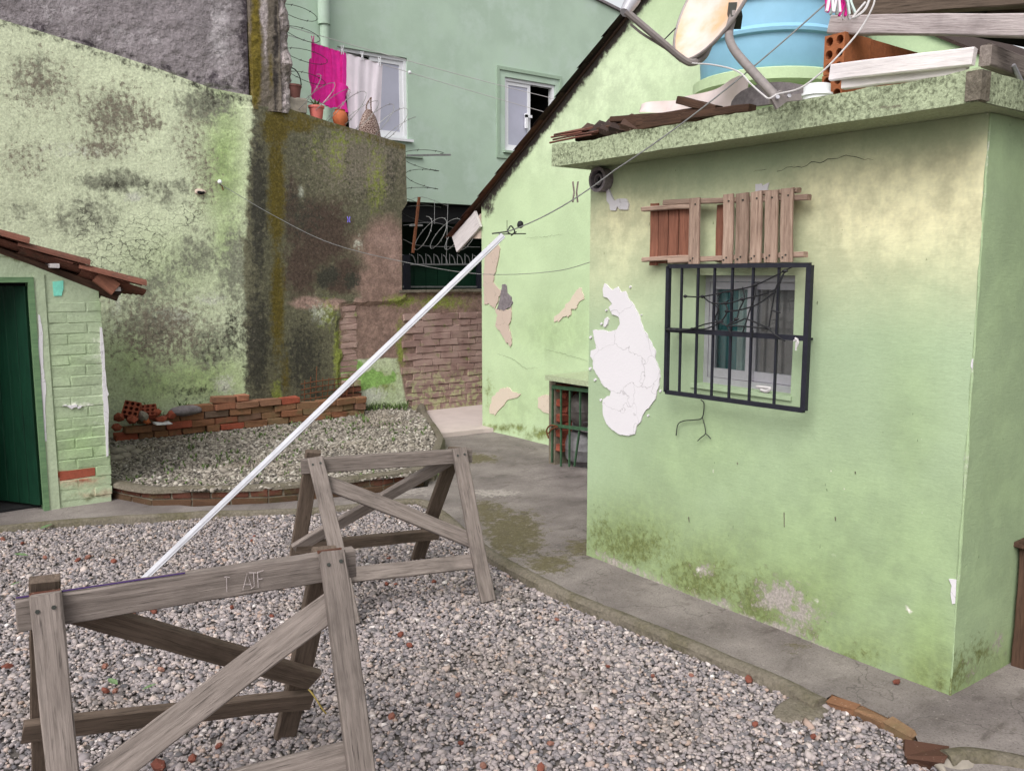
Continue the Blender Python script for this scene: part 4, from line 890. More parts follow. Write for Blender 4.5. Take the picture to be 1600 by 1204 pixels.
# dark ground floor under the overhang
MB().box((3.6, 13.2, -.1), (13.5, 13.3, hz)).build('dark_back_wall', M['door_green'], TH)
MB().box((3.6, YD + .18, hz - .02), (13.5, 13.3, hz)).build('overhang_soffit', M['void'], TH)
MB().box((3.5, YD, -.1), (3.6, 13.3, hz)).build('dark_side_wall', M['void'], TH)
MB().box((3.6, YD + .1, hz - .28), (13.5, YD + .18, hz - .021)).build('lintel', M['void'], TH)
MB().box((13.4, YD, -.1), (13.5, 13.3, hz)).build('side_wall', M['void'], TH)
MB().box((3.6, YD + .18, 6.3), (13.5, 13.3, 6.35)).build('ceiling', M['void'], TH) if False else None
# spiked gate in the dark opening
YG = 9.7
SG = empty('spiked_gate', (5.6, YG, 0), 'dark steel gate with a row of curved spikes in the black opening', 'gate')
ga_, gb_ = GY(630, 413, YG), GY(775, 413, YG)
MB().bar(ga_, gb_, .02, .02).build('rail', M['wire'], SG); c_, d_ = GY(630, 448, YG), GY(775, 448, YG); MB().bar(c_, d_, .02, .02).build('rail', M['wire'], SG)
n = 12
for i in range(n):
    p = ga_ + (gb_ - ga_) * (i + .5) / n; hgt = .12
    MB().tube(spline([p + (-.07, 0, .12), p + (-.035, 0, .1), p + (-.01, -.0, .05), p], 5), [.004] + [.007] * 15, 5).build('spike', M['wire'], SG)
    MB().tube([p + (.035, 0, 0), p + (.035, 0, .14)], [.006, .003], 4).build('spike', M['wire'], SG)
xx = ga_[0]
while xx < gb_[0]:
    MB().box((xx, YG + .03, .0), (xx + .17, YG + .045, ga_[2] - .02)).build('panel', M['door_green'], SG); xx += .178
for q in (636, 750): p = GY(q, 430, YG - .02); MB().box((p[0] - .04, YG - .04, 0), (p[0] + .04, YG + .02, ga_[2] + .12)).build('post', M['black_iron'], SG)

# ================================================================= SHED AT THE LEFT
SH = empty('shed', (.9, 6.6, 0), 'low painted brick shed with clay tile roof and an open green door', 'shed')
def sy(x, y, p=YS): return tuple(GY(x, y, p)[[0, 2]])
dl, dr = sy(-60, 440)[0] + .0, sy(44, 440)[0]; dz = sy(20, 440)[1]
xr = 1.325; rz = lambda x: 1.545 - .40 * (x - 1.325)
poly = [(dr, 0), (xr, 0), (xr, rz(xr) - .02), (dr, rz(dr)), (-1.2, rz(-1.2)), (-1.2, 0), (dl - .15, 0), (dl - .15, dz), (dr, dz)]
V, Fc = sheet(poly, .06, (), lambda u, v, d: (u, YS + d, v), .12); nn = len(V) // 2
def shed_at(V):
    px, py = proj(V)
    return {'lush': blobs(px, py, [(120, 700, 60, 60, .6), (110, 560, 50, 60, .3), (170, 470, 20, 40, .5)]), 'bare': blobs(px, py, [(110, 750, 80, 16, .6), (150, 770, 60, 10, .6), (80, 740, 30, 14, .4)]),
      'red': blobs(px, py, [(96, 742, 20, 6, .85), (125, 748, 14, 5, .6), (85, 758, 10, 5, .5)]), 'flake': np.maximum(nearline(px, py, [(62, 490), (64, 560), (68, 640), (72, 700)], 4) * .5, np.maximum(nearline(px, py, [(162, 530), (168, 600), (172, 660), (174, 690)], 5) * .58, blobs(px, py, [(115, 635, 14, 8, .6), (120, 705, 10, 6, .45)]))),
      'dirt_shade': np.maximum(nearline(px, py, [(0, 400), (60, 410), (140, 440)], 9) * .5, blobs(px, py, [(60, 760, 8, 40, .5), (120, 776, 80, 6, .55)]))}  # line below the tiles is painted eave shade, the blobs are dirt
mk('wall', V, facing(V, Fc, (0, -1, 0)), M['shed_paint'], SH, attrs=shed_at(V))
# painted bricks, one by one
z, r = .115, 0
while z < rz(xr) - .1:
    x = dr + .105 + (.0 if r % 2 else -.0)
    lens = [.115, .235, .1] if r % 2 else [.235, .115, .1]
    x = dr + .1
    for L in lens:
        L = min(L * rng.uniform(.92, 1.08), xr + .012 - x)
        if L < .04: continue
        qx_, qy_ = proj(np.array((x + L / 2, YS, z)))
        bare_ = 734 < qy_ < 752 and qx_ < 135
        me = brick_mesh(L - .005, .05, .067, M['red_brick'] if bare_ else M['shed_paint'], int(r * 9 + L * 100), .0035)
        loc = np.array((x + L / 2, YS + .0232 - rng.uniform(0, .0035), z))
        W_ = np.array([v.co[:] for v in me.vertices]) + loc
        for k_, a_ in shed_at(W_).items(): me.attributes.new(k_, 'FLOAT', 'POINT').data.foreach_set('value', a_.astype(np.float32))
        link('brick', me, loc, SH, (rng.normal(0, .025), rng.normal(0, .012), rng.normal(0, .012))); x += L
    z += .0725; r += 1
# paint flaking white along the door surround and the free edge
def shed_strip(P, seed):
    L = [(x - w / 2, y) for x, y, w in P] + [(x + w / 2, y) for x, y, w in P[::-1]]
    Q = ragged([sy(*q, YS - .014) for q in L], .014, .02, seed); V, Fc = sheet(Q, .05, (), lambda u, v, d: (u, YS - .0145 + d, v), .012, rs=.014)
    mk('flaked_paint', V, facing(V, Fc, (0, -1, 0)), M['plaster_white'], SH)
shed_strip([(61, 492, 3), (64, 520, 6), (63, 545, 8), (66, 575, 4), (68, 600, 8), (69, 640, 3), (71, 690, 4)], 71)
shed_strip([(158, 512, 3), (160, 545, 6), (162, 575, 4), (164, 605, 7), (166, 640, 8), (167, 675, 4), (168, 712, 3)], 72)
shed_strip([(103, 634, 6), (112, 632, 14), (118, 640, 12), (126, 634, 3)], 73)
# teal daub of paint
V, Fc = sheet(ragged([sy(82, 440), sy(99, 438), sy(99, 452), sy(96, 462), sy(84, 462)], .015, .004, 3), .03, (), lambda u, v, d: (u, YS - .006 + d, v), .006); mk('paint_daub', V, facing(V, Fc, (0, -1, 0)), plain('teal_daub', (122, 204, 184), .8), SH)
MB().box((xr - .12, YS + .12, 0), (xr, 8.45, rz(xr) - .02)).build('wall', M['shed_paint'], SH)
MB().box((-1.2, YS + .5, -.0), (dr + .1, YS + .52, 1.9)).build('dark_partition', M['void'], SH) if False else None
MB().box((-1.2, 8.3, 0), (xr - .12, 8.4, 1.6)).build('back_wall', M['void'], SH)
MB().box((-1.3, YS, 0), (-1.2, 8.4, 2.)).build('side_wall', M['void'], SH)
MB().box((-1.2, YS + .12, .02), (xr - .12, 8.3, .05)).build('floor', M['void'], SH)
MB().box((dr - .004, YS - .02, .03), (dr + .03, YS + .1, dz + .03)).box((dl - .15, YS - .02, dz - .005), (dr - .004, YS + .1, dz + .03)).build('door_frame', M['door_frame'], SH)
MB().box((dr + .03, YS - .012, .03), (dr + .095, YS + .02, dz + .05)).build('door_surround', M['shed_paint'], SH)
# door leaf swung inward, boards one by one
DO = empty('door', (dr - .01, YS + .03, .07)); DO.parent = SH; DO.location = np.array((dr - .01, YS + .03, .07)) - np.array((.9, 6.6, 0)); WLOC[DO.name] = (dr - .01, YS + .03, .07)
pin = GZ(0, 775, .09); dd = np.array((pin[0] - dr, pin[1] - YS - .03, 0)); dd /= np.linalg.norm(dd); dn = np.array((dd[1], -dd[0], 0)); dn = dn if dn[1] < 0 else -dn
for i in range(7):
    a = np.array((dr - .01, YS + .03, .07)) + dd * (.05 + .098 * i)
    board('plank', a, a + (0, 0, dz - .1), .094, .025, M['door_green'], DO, dn, 4, .001, .003)
for zz in (.25, 1.2):
    a = np.array((dr - .01, YS + .03, zz)) - dn * .03; board('ledge', a + dd * .03, a + dd * .68, .09, .025, M['door_green'], DO, dn, 3, .001)
# roof: rows of clay tiles running down to the eave
RF = empty('roof', (1., 6.5, 1.8)); RF.parent = SH; RF.location = np.array((1., 6.5, 1.8)) - np.array((.9, 6.6, 0)); WLOC[RF.name] = (1., 6.5, 1.8)
def tile_mesh(L, r0, r1, mat, up=1):
    V, Fc = [], []
    for x, w in ((0, r0), (L, r1)):
        for th in (0, .013):
            for a in np.linspace(0, math.pi, 8): V.append((x, (w - th) * math.cos(a), up * ((w - th) * math.sin(a) * .62)))
    for k in range(7): Fc += [(k, k + 1, 17 + k, 16 + k), (8 + k + 1, 8 + k, 24 + k, 25 + k), (k + 1, k, 8 + k, 9 + k), (16 + k, 17 + k, 25 + k, 24 + k)]
    Fc += [(0, 16, 24, 8), (7, 15, 31, 23)]
    return mesh('tile', V, Fc, mat)
tm = [tile_mesh(.44, .062, .076, M['tile']) for _ in range(1)]; tmu = tile_mesh(.44, .085, .07, M['tile'], -1)
ang = math.atan(.40); Yr0 = YS - .10
for row in range(11):
    y = Yr0 + .06 + row * .165
    for k in range(7):
        xe = 1.60 - k * .355                                # lower end of this tile
        x0 = xe - .44 * math.cos(ang); z0 = rz(x0) + .075 + .012
        link('tile', tm[0], (x0, y + rng.normal(0, .006), z0 + .0), RF, (rng.normal(0, .03), ang - .10 + rng.normal(0, .012), rng.normal(0, .02)))
        if row: link('tile', tmu, (x0 + .03, y - .083, z0 - .005), RF, (rng.normal(0, .03), ang - .035, 0))
for k, y in enumerate((YS + .04, YS + .8, YS + 1.6)):
    board('rafter', (-1.1, y, rz(-1.1) + .01), (1.5 if k else 1.46, y, rz(1.46) + .0), .075, .05, M['wood_brown'] if k else M['wood_dark'], SH, (0, -1, 0))
board('batten', (1.05, Yr0, rz(1.05) + .045), (1.05, 8.3, rz(1.05) + .045), .05, .03, M['wood_white'], SH)
board('batten', (1.43, Yr0 + .04, rz(1.43) + .04), (1.43, 8.3, rz(1.43) + .04), .05, .03, M['wood_white'], SH)
board('eave_block', GY(152, 430, YS - .06), GY(180, 452, YS - .06), .10, .05, M['wood_red'], SH, (0, -1, 0), 2)
MB().bar(GY(170, 449, YS + .02), GY(187, 456, YS + .02), .05, .12).build('broken_tile_bed', M['slate'], SH)

# ================================================================= BRICK EDGE OF THE BED
CB = empty('bed_edging', (2.4, 6.0, .03), 'low mossy two-course brick edging of the raised gravel bed', 'edging')
cb = [np.array(p) for p in xy([(174, 778), (236, 791), (300, 790), (420, 787), (600, 768), (664, 756)], .03)]
def along(poly, off=0.):
    L = [np.linalg.norm(b_ - a_) for a_, b_ in zip(poly[:-1], poly[1:])]; return L
for a_, b_ in zip(cb[:-1], cb[1:]):
    d = b_ - a_; L = np.linalg.norm(d); d /= L; nrm = np.array((-d[1], d[0])); rz_ = math.atan2(d[1], d[0])
    n = max(1, round(L / .235)); bl = L / n
    for c in range(2):
        for k in range(n + (c % 2)):
            l0, l1 = (k * bl, (k + 1) * bl) if c == 0 else (max(0, (k - .5) * bl), min(L, (k + .5) * bl))
            if l1 - l0 < .05: continue
            p = a_ + d * (l0 + l1) / 2 + nrm * .055
            link('brick', brick_mesh(l1 - l0 - .012, .1, .052, M['curb_brick'] if c else M['dark_curb'], int(rng.integers(9999)), .004), (p[0], p[1], .047 + c * .062), CB, (0, 0, rz_ + rng.normal(0, .01)))
    for c in range(2):
        q = a_ + nrm * .06; e = b_ + nrm * .06; MB().bar((q[0], q[1], .047 + .031 * (2 * c - 0) ), (e[0], e[1], .047 + .031 * (2 * c)), .06, .09).build('mortar', M['mortar'], CB)
capl = [c_ + np.array((0., .065)) for c_ in cb]
lip('cap', [tuple(c_) for c_ in capl], .10, .022, .138, M['kerb'], 12, CB, .012)
SE = tag(lip('bed_side_edge', xy([(668, 748), (686, 708), (684, 690), (664, 660), (655, 640), (634, 632)], .05), .1, .14, .02, M['kerb'], 15), 'worn cement edge along the right side of the raised bed', 'edging')

# ================================================================= LOOSE BRICKS ALONG THE WALL
P0, P1 = GZ(170, 692, BZ), GZ(580, 648, BZ); P0[1] = min(P0[1], 8.25); LD = (P1 - P0)[:2]; LL = np.linalg.norm(LD); LD /= LL; LN = np.array((-LD[1], LD[0])); lz = math.atan2(LD[1], LD[0])
words = ['first', 'second', 'third', 'fourth', 'fifth', 'sixth', 'seventh', 'eighth', 'ninth', 'tenth', 'eleventh', 'twelfth', 'thirteenth', 'fourteenth', 'fifteenth']
cname = ['bottom', 'second', 'third', 'fourth', 'fifth', 'top']
def level(u):   # courses standing at distance u along the stack (0..1)
    return 2 if u < .12 else 3 if u < .22 else 3 if u < .3 else 4 if u < .36 else 5 if u < .53 else 4 if u < .66 else 3
cap_ = {}
for c in range(5):
    u = rng.uniform(0, .05) if c == 0 else rng.uniform(.0, .02) + (.035 if c % 2 else 0); k = 0
    while u < 1:
        L = rng.choice([.235, .235, .225, .2, .13]) ; du = L / LL
        if c < level(u + du * .5) and u + du < 1.01:
            p = P0[:2] + LD * (u * LL + L / 2) + LN * (.06 + rng.normal(0, .012)); z = BZ + .01 + .03 + c * .066
            topc = c == level(u + du * .5) - 1 and level(u) >= 4
            mt = M['top_brick'] if (topc or (c == level(u) - 2 and level(u) == 5)) else M['old_brick']
            hgt = .062
            if rng.uniform() < .06: mt = M['red_brick']
            o = link('brick', brick_mesh(L - .008, .115, hgt, mt, int(rng.integers(99999)), .006), (p[0], p[1], z), None, (rng.normal(0, .02), rng.normal(0, .03), lz + rng.normal(0, .035)))
            state = 'clean orange' if mt is M['top_brick'] else 'bright red' if mt is M['red_brick'] else 'weathered brown'
            tag(o, f'{state} loose brick, {words[min(k, 14)]} from the shed in the {cname[c]} course', 'brick', 'loose bricks stacked along the mossy wall'); k += 1
        u += du
# a few bricks lying one step behind, and at the right end
def loose(px_, dep_y, L, mt, rz_, label, tilt=0, h=.062):
    p = GY(*px_, dep_y); o = link('brick', brick_mesh(L, .11, h, M[mt], int(rng.integers(9999)), .006), p, None, (tilt, rng.normal(0, .03), rz_)); return tag(o, label, 'brick', 'loose bricks stacked along the mossy wall')
loose((436, 640), 8.36, .2, 'old_brick', lz, 'grey brick lying flat right of the round stone on the loose stack')
def hollow_mesh(L, w, h, cols, rows, mat, name='hollow_brick'):
    """hollow clay block with round holes along its length (local X)"""
    holes = []; r = min(w / cols, h / rows) * .36
    for i in range(cols):
        for j in range(rows):
            c = (-w / 2 + (i + .5) * w / cols, -h / 2 + (j + .5) * h / rows); holes.append([(c[0] + r * math.cos(2 * math.pi * k / 10), c[1] + r * math.sin(2 * math.pi * k / 10)) for k in range(10)])
    V, Fc = sheet([(-w / 2, -h / 2), (w / 2, -h / 2), (w / 2, h / 2), (-w / 2, h / 2)], 9, holes, lambda u, v, d: (d - L / 2, u, v), L, rs=9)
    return mesh(name, V, facing(V, Fc, (-1, 0, 0)), mat)
def ph(px_, y_): return GY(*px_, y_)
hm = hollow_mesh(.10, .14, .14, 3, 3, M['red_brick'])
for (q, y_, e, lab) in (((206, 641), 8.24, (.25, -.55, 1.25), 'broken red hollow brick showing nine holes on top of the loose stack'), ((232, 646), 8.30, (-.1, -.9, 1.1), 'second red hollow brick with holes leaning behind the first on the stack')):
    o = link('hollow_brick', hm, ph(q, y_), None, None); o.rotation_euler = (e[0], -e[1], e[2]); tag(o, lab, 'hollow brick', 'hollow bricks on the loose stack')
def chunk(q, y_, r, mt, lab, cat='brick piece', grp='broken brick pieces on the loose stack', nm='brick_piece', sub=1):
    o = link(nm, stone_mesh(*r, M[mt], int(rng.integers(999)), sub, .35, nm), ph(q, y_), None, (rng.uniform(0, 1), rng.uniform(0, 1), rng.uniform(0, 3))); return tag(o, lab, cat, grp)
chunk((185, 652), 8.2, (.06, .05, .04), 'red_brick', 'broken red brick piece beside the shed corner on the loose stack')
chunk((206, 655), 8.18, (.075, .05, .05), 'red_brick', 'square red brick piece below the hollow brick on the stack')
chunk((182, 667), 8.18, (.04, .05, .04), 'red_brick', 'small red brick piece at the shed end of the stack')
chunk((245, 644), 8.24, (.05, .04, .04), 'red_brick', 'upper broken red brick piece right of the hollow bricks')
chunk((252, 655), 8.2, (.07, .05, .035), 'red_brick', 'lower broken red brick piece right of the hollow bricks')
chunk((228, 657), 8.2, (.05, .04, .03), 'terracotta', 'thin broken clay piece under the hollow bricks')
chunk((268, 648), 8.22, (.05, .05, .055), 'red_brick', 'upright red brick piece beside the flat dark stone')
chunk((223, 650), 8.2, (.06, .05, .04), 'stone', 'grey mortar lump between the hollow bricks', 'mortar lump', None, 'mortar_lump', 2)
tag(link('pale_tile_piece', brick_mesh(.15, .08, .012, M['pvc'], 3, .003), ph((254, 661), 8.15), None, (.1, .08, .2)), 'thin whitish tile piece on the loose bricks', 'tile piece')
tag(link('flat_stone', stone_mesh(.17, .09, .05, M['fibre'], 8, 3, .2, 'flat_stone'), ph((290, 641), 8.28), None, (0, .03, .3)), 'flat dark grey stone slab on the loose bricks', 'stone')
tag(link('round_stone', stone_mesh(.085, .08, .06, M['brownstone'], 9, 3, .12, 'round_stone'), ph((437, 632), 8.40)), 'rounded brown stone on top of the loose bricks', 'stone')
for i, (q, s, lb) in enumerate((((184, 706), .07, 'largest pale stone, against the shed corner in the bed'), ((200, 701), .06, 'pale stone touching the foot of the loose bricks near the shed'), ((196, 712), .05, 'small pale stone in the middle of the group by the shed'), ((180, 716), .06, 'pale stone nearest the bed edging by the shed corner'), ((213, 706), .05, 'pale stone farthest from the shed in its group'))):
    o = link('pale_stone', stone_mesh(s, s * .8, s * .55, M['stone'], 30 + i, 3, .25, 'pale_stone'), GZ(*q, BZ + .02)); tag(o, lb, 'stone', 'pale stones at the shed corner')
# rusty mesh leaning on the wall
RM = empty('rusty_mesh', (3.9, 8.4, .3), 'rusty wire reinforcing mesh leaning on the wall behind the bricks', 'wire mesh')
for k in range(6):
    y0_ = 590 + k * 8.5; MB().tube(spline([ph((470 - (k > 3) * 8, y0_ + 10 + rng.normal(0, 1.5)), 8.42), ph((505, y0_ + 4), 8.40), ph((552 - k * 3, y0_ - 1), 8.42)], 4), .005, 5).build('wire', M['rust'], RM)
for k in range(9):
    x_ = 474 + k * 9.5; MB().tube([ph((x_ + 2, 592 - (18 if k == 2 else 0) + rng.normal(0, 3)), 8.42), ph((x_ + rng.normal(0, 1.5), 640), 8.41)], .004, 5).build('wire', M['rust'], RM)

# ================================================================= SAWHORSES
def sawhorse(label, T, FT, bw, mats, scar=False):
    """T: beam ends; FT: feet FL, FR, BL, BR; leg tops stand on the beam at fractions"""
    A, B = (np.array(k, float) for k in T); d = (B - A) / np.linalg.norm(B - A); n = np.array((-d[1], d[0], 0)); n /= np.linalg.norm(n)      # n points away from the viewer
    root = empty('sawhorse', (*((A + B) / 2)[:2], 0), label, 'sawhorse', 'weathered wooden sawhorses')
    Lh = np.linalg.norm(B - A)
    bt = .042
    beam = board('beam', A - (0, 0, bw / 2), B - (0, 0, bw / 2), bw, bt, M['wood_grey'], root, -n, 10, .003)
    legs = {}
    for k, (f, foot, sgn) in enumerate(((.075, FT[0], -1), (.915, FT[1], -1), (.075, FT[2], 1), (.915, FT[3], 1))):
        tp = A + d * Lh * f + n * sgn * (bt / 2 + .018) + (0, 0, .012 if sgn < 0 else (.03 if k == 2 else -.004))
        foot = np.array(foot, float); ax = (foot - tp) / np.linalg.norm(foot - tp); fc = np.cross(ax, d); fc = fc if fc @ n * sgn > 0 else -fc
        board('leg', foot, tp, .076, .034, M['wood_grey'] if sgn < 0 else M['wood_brown'], root, fc, 8, .003)
        legs[k] = (tp, foot, fc / np.linalg.norm(fc))
        if sgn < 0:
            for np_ in (tp + ax * .035 + d * .018 + fc * .018, tp + ax * .04 - d * .02 + fc * .018): nail_heads(root, [np_], fc, .006)
    def on(k, t, inn): tp, ft, fc = legs[k]; return tp + (ft - tp) * t - fc * inn
    for (k0, t0, k1, t1, w, mt, ex0, ex1) in mats:
        a, c = on(k0, t0, .034), on(k1, t1, .034); u = (c - a) / np.linalg.norm(c - a)
        board('brace', a - u * ex0, c + u * ex1, w, .028, M[mt], root, legs[k0][2], 8, .003)
    return root, A, B, d, n
A, B = GZ(470, 717, .73), GZ(736, 700, .73)
sawhorse('farther weathered sawhorse standing between the gravel kerb and the pole', (A, B), [GZ(550, 976, 0), GZ(763, 938, 0), GZ(458, 907, 0), GZ(652, 874, 0)], .075,
         [(0, .13, 1, .62, .075, 'wood_grey', .0, .0), (3, .03, 2, .69, .07, 'wood_grey', .0, .03), (0, .71, 1, .74, .075, 'wood_grey', .03, .0), (2, .7, 3, .72, .07, 'wood_brown', .02, .06)])
A2, B2 = GZ(25, 934, .8), GZ(552, 856, .8)
br = GZ(445, 1150, 0); bl = GZ(71, 1238, 0); fr = GZ(590, 1385, 0); fl = GZ(119, 1430, 0)
root, A, B, d, n = sawhorse('nearer weathered sawhorse with scratched letters on its beam', (A2, B2), [fl, fr, bl, br], .088,
         [(1, .16, 0, .68, .085, 'wood_grey', .0, .06), (2, .06, 3, .60, .08, 'wood_brown', .0, .05), (2, .62, 3, .74, .08, 'wood_brown', .06, .05), (0, .76, 1, .63, .085, 'wood_grey', .05, .0)])
# scratched letters, shims of broken brick, a purple chalk line on the beam
ctr = A - (0, 0, .044) - n * .0235
def scratch(strokes, u0, sc):
    b = MB()
    for s_ in strokes:
        P = [ctr + d * (u0 + x * sc) + np.array((0, 0, (y - .5) * sc * 1.3)) for x, y in s_]; b.tube(P, .0013, 4)
    return b
b = scratch([[(0, 0), (0, 1)], [(-.15, 1), (.25, .95)]], .53, .035); b2 = scratch([[(0, 0), (.35, 1), (.7, 0)], [(.1, .3), (.62, .25)], [(.5, 1), (1.05, .92)], [(.85, .95), (.85, .1), (.6, .0)], [(1.15, 0), (1.15, .95), (1.6, 1)], [(1.15, .5), (1.5, .5)]], .575, .038)
b.V += []; bb = MB(); bb.add(b.V, b.F); bb.add(b2.V, b2.F); tag(bb.build('scratched_letters', M['wood_beam'], root), kind='stuff')
for f in (.075, .915):
    p = A + d * np.linalg.norm(B - A) * f - n * .012 + (0, 0, .006); link('shim', brick_mesh(.07, .02, .008, M['curb_brick'], int(f * 100), .003), p, root, (0, 0, math.atan2(d[1], d[0])))
MB().bar(A + d * .0 + n * -.008 + (0, 0, .0035), A + d * .42 + n * -.008 + (0, 0, .0035), .003, .005).build('chalk_line', plain('purple_chalk', (62, 40, 92), .9), root)
s0 = GZ(480, 1088, .2); MB().tube(spline([s0 + (-.02, .02, .06), s0 + (0, -.04, .03), s0 + (.03, -.05, -.03), s0 + (.05, -.04, -.06)], 6), .003, 5).build('straw_tie', plain('straw', (176, 154, 84), .8), root)

# ================================================================= PALLET, NET, WIRE ON THE OUTBUILDING
s8 = lambda x, y: (980 + x / 2.8, 270 + y / 2.8)
XPB, XPF = XF - .035, XF - .085
PA = empty('pallet_panel', GX(1135, 410, XF - .06), 'broken brown pallet panel hung on the wall above the barred window', 'pallet')
for i, (xa_, xb_, ya_, yb_) in enumerate(((98, 133, 135, 405), (137, 177, 150, 395), (180, 220, 150, 395), (225, 268, 150, 395), (388, 420, 140, 390), (352, 356, 380, 384))[:5]):
    p, q = GX(*s8((xa_ + xb_) / 2, yb_), XPB), GX(*s8((xa_ + xb_) / 2, ya_), XPB); w = abs(GX(*s8(xa_, 270), XPB)[1] - GX(*s8(xb_, 270), XPB)[1])
    board('slat', p, (p[0], p[1], q[2]), w, .016, M['wood_red'], PA, (-1, 0, 0), 4, .0015)
for (a, c, w) in (((70, 160), (280, 148), 22), ((165, 130), (798, 107), 24), ((70, 380), (280, 370), 22), ((185, 384), (782, 356), 24), ((590, 88), (752, 76), 20)):
    p, q = GX(*s8(*a), XPB - .025), GX(*s8(*c), XPB - .025); board('rail', p, q, w / 2.8 / 345 , .03, M['wood_pallet'], PA, (-1, 0, 0), 5, .002)
sl_i = ((273, 318, 110, 402), (420, 463, 95, 400), (475, 530, 90, 397), (540, 588, 82, 394), (603, 658, 78, 392), (675, 727, 68, 390))
for i, (xa_, xb_, ya_, yb_) in enumerate(sl_i):
    p, q = GX(*s8((xa_ + xb_) / 2 - 3, yb_), XPF), GX(*s8((xa_ + xb_) / 2 + 2, ya_), XPF); w = abs(GX(*s8(xa_, 270), XPF)[1] - GX(*s8(xb_, 270), XPF)[1])
    board('slat', p, q, w, .017, M['wood_pallet'], PA, (-1, 0, 0), 5, .002)
    for np_ in (p + (-.01, 0, .03), p + (-.01, .015, .02), q + (-.01, -.01, -.03)): nail_heads(PA, [np_], (-1, 0, 0), .004)
# tangled black net hanging in the grille
XNt = XR - .022
NE = MB()
for L in ([(248, 540), (330, 541), (455, 515), (560, 492), (690, 428), (720, 412)], [(330, 541), (370, 568), (440, 570), (505, 553), (560, 540), (650, 508), (690, 430)], [(690, 430), (650, 505), (632, 600), (618, 680)], [(632, 600), (670, 612)], [(560, 492), (560, 540), (540, 590), (525, 640), (505, 700)],
          [(395, 540), (410, 525), (455, 520), (458, 545), (432, 570), (438, 605), (410, 650), (350, 680), (290, 684), (168, 685)], [(370, 568), (398, 595), (385, 640), (420, 660), (440, 668), (500, 645), (525, 640), (620, 680)], [(505, 500), (512, 550), (490, 600), (478, 640), (440, 668), (452, 700)], [(618, 680), (650, 710), (690, 735)], [(432, 605), (490, 600), (570, 575), (650, 520)],
          [(545, 710), (550, 690), (548, 720)], [(168, 685), (230, 690), (290, 680), (340, 662), (410, 650)], [(440, 670), (520, 672), (618, 682)]):
    NE.tube(spline([GX(*s8(*p), XNt - rng.uniform(0, .012)) for p in L], 5), .0034, 5)
for q in ((255, 540), (330, 541), (558, 492), (690, 430), (432, 570), (438, 605), (410, 650), (618, 680), (505, 553), (478, 640), (180, 685), (205, 687), (230, 689), (285, 683)):
    c = GX(*s8(*q), XNt - .004); NE.tube([c + (0, .012, 0), c, c - (0, .012, 0)], [.004, .009, .004], 5)
tag(NE.build('cord_net', M['black_net']), 'tangled black cord net caught on the window bars', 'net')
tag(MB().tube(spline([GX(*s8(*p), XF - .02) for p in ((322, 992), (336, 1010), (328, 1070), (292, 1080), (250, 1084), (222, 1100), (214, 1148))], 6), .0028, 5).tube(spline([GX(*s8(*p), XF - .02) for p in ((328, 1065), (340, 1110), (342, 1140), (322, 1158), (308, 1172))], 5), .0025, 5).tube(spline([GX(*s8(*p), XF - .02) for p in ((342, 1140), (355, 1150), (366, 1162))], 4), .0025, 5).build('dangling_wire', M['darkwire']), 'thin dark wire dangling on the wall below the barred window', 'wire')
tag(MB().tube(spline([GX(*s8(*p), XR - .015) for p in ((735, 722), (748, 740), (740, 760), (745, 728), (730, 735))], 5), .005, 5).tube([GX(*s8(740, 740), XR - .02), GX(*s8(738, 776), XR - .02)], .004, 5).build('tied_rag', M['cord']), 'scrap of white string knotted on the right of the window bars', 'string')
tag(MB().tube(spline([GX(*s8(*p), XF - .01) for p in ((568, 935), (600, 938), (625, 942), (610, 955), (585, 948))], 5), .008, 6).build('cord_scrap', M['cord']), 'short scrap of pale cord on the window sill', 'cord')

# ================================================================= POLE, LINES, PEGS
pb = GZ(160, 966, 0.); ptp = GD(786, 368, 4.55)
PL = empty('line_prop', pb, 'long white aluminium pole leaning to prop up the clothesline', 'pole')
dpl = (ptp - pb) / np.linalg.norm(ptp - pb); sd_ = np.cross(dpl, FWD); sd_ /= np.linalg.norm(sd_); fr_ = np.cross(sd_, dpl); fr_ = fr_ if fr_ @ FWD < 0 else -fr_
b = MB().bar(pb, ptp, .030, .022, sd_); b.build('profile', M['white_metal'], PL)
MB().bar(pb + fr_ * .0125 - sd_ * .004, ptp + fr_ * .0125 - sd_ * .004, .004, .004, sd_).build('groove', M['alu'], PL)
hang0 = GD(1290, 6, 3.32); vpt = vc + np.array((-.06, 0, .02))
tie = ptp + dpl * .03
def thing_tube(name, P, r, mat, label, cat, grp=None, n=5): return tag(MB().tube(P, r, n).build(name, M[mat]), label, cat, grp)
L1 = np.vstack([sag(hang0, GD(960, 266, 4.05), .03, 16), sag(GD(960, 266, 4.05), tie, .03, 14)[1:]])
thing_tube('clothesline', L1, .0032, 'wire', 'clothesline from the porch rafter past the slab corner to the white pole', 'clothesline')
L2 = spline([hk + (0, -.01, -.01), GY(430, 338, 8.3), GY(520, 381, 8.0), GY(640, 411, 7.6), GX(750, 428, 4.98), GX(865, 424, 4.99), GX(945, 402, 5.0)], 8)
thing_tube('clothesline', L2, .0032, 'wire', 'slack clothesline from the mossy wall hook towards the gable wall', 'clothesline')
b = MB().tube([tie + (.02, 0, -.01), tie, tie - RGT * .08 + (0, 0, -.01)], .004, 5).tube(spline([tie, tie + RGT * .02 + (0, 0, .03), tie + RGT * .04 + (0, 0, .0), tie + RGT * .02 + (0, 0, -.02), tie + RGT * .05], 5), .004, 5).tube([tie - dpl * .02 - RGT * .03, tie + RGT * .1 + (0, 0, -.01)], .003, 5).tube([tie, tie + (0, 0, .06)], .002, 4)
tag(b.build('wire_tie', M['darkwire']), 'twisted dark wire tying the line to the pole tip', 'wire tie')
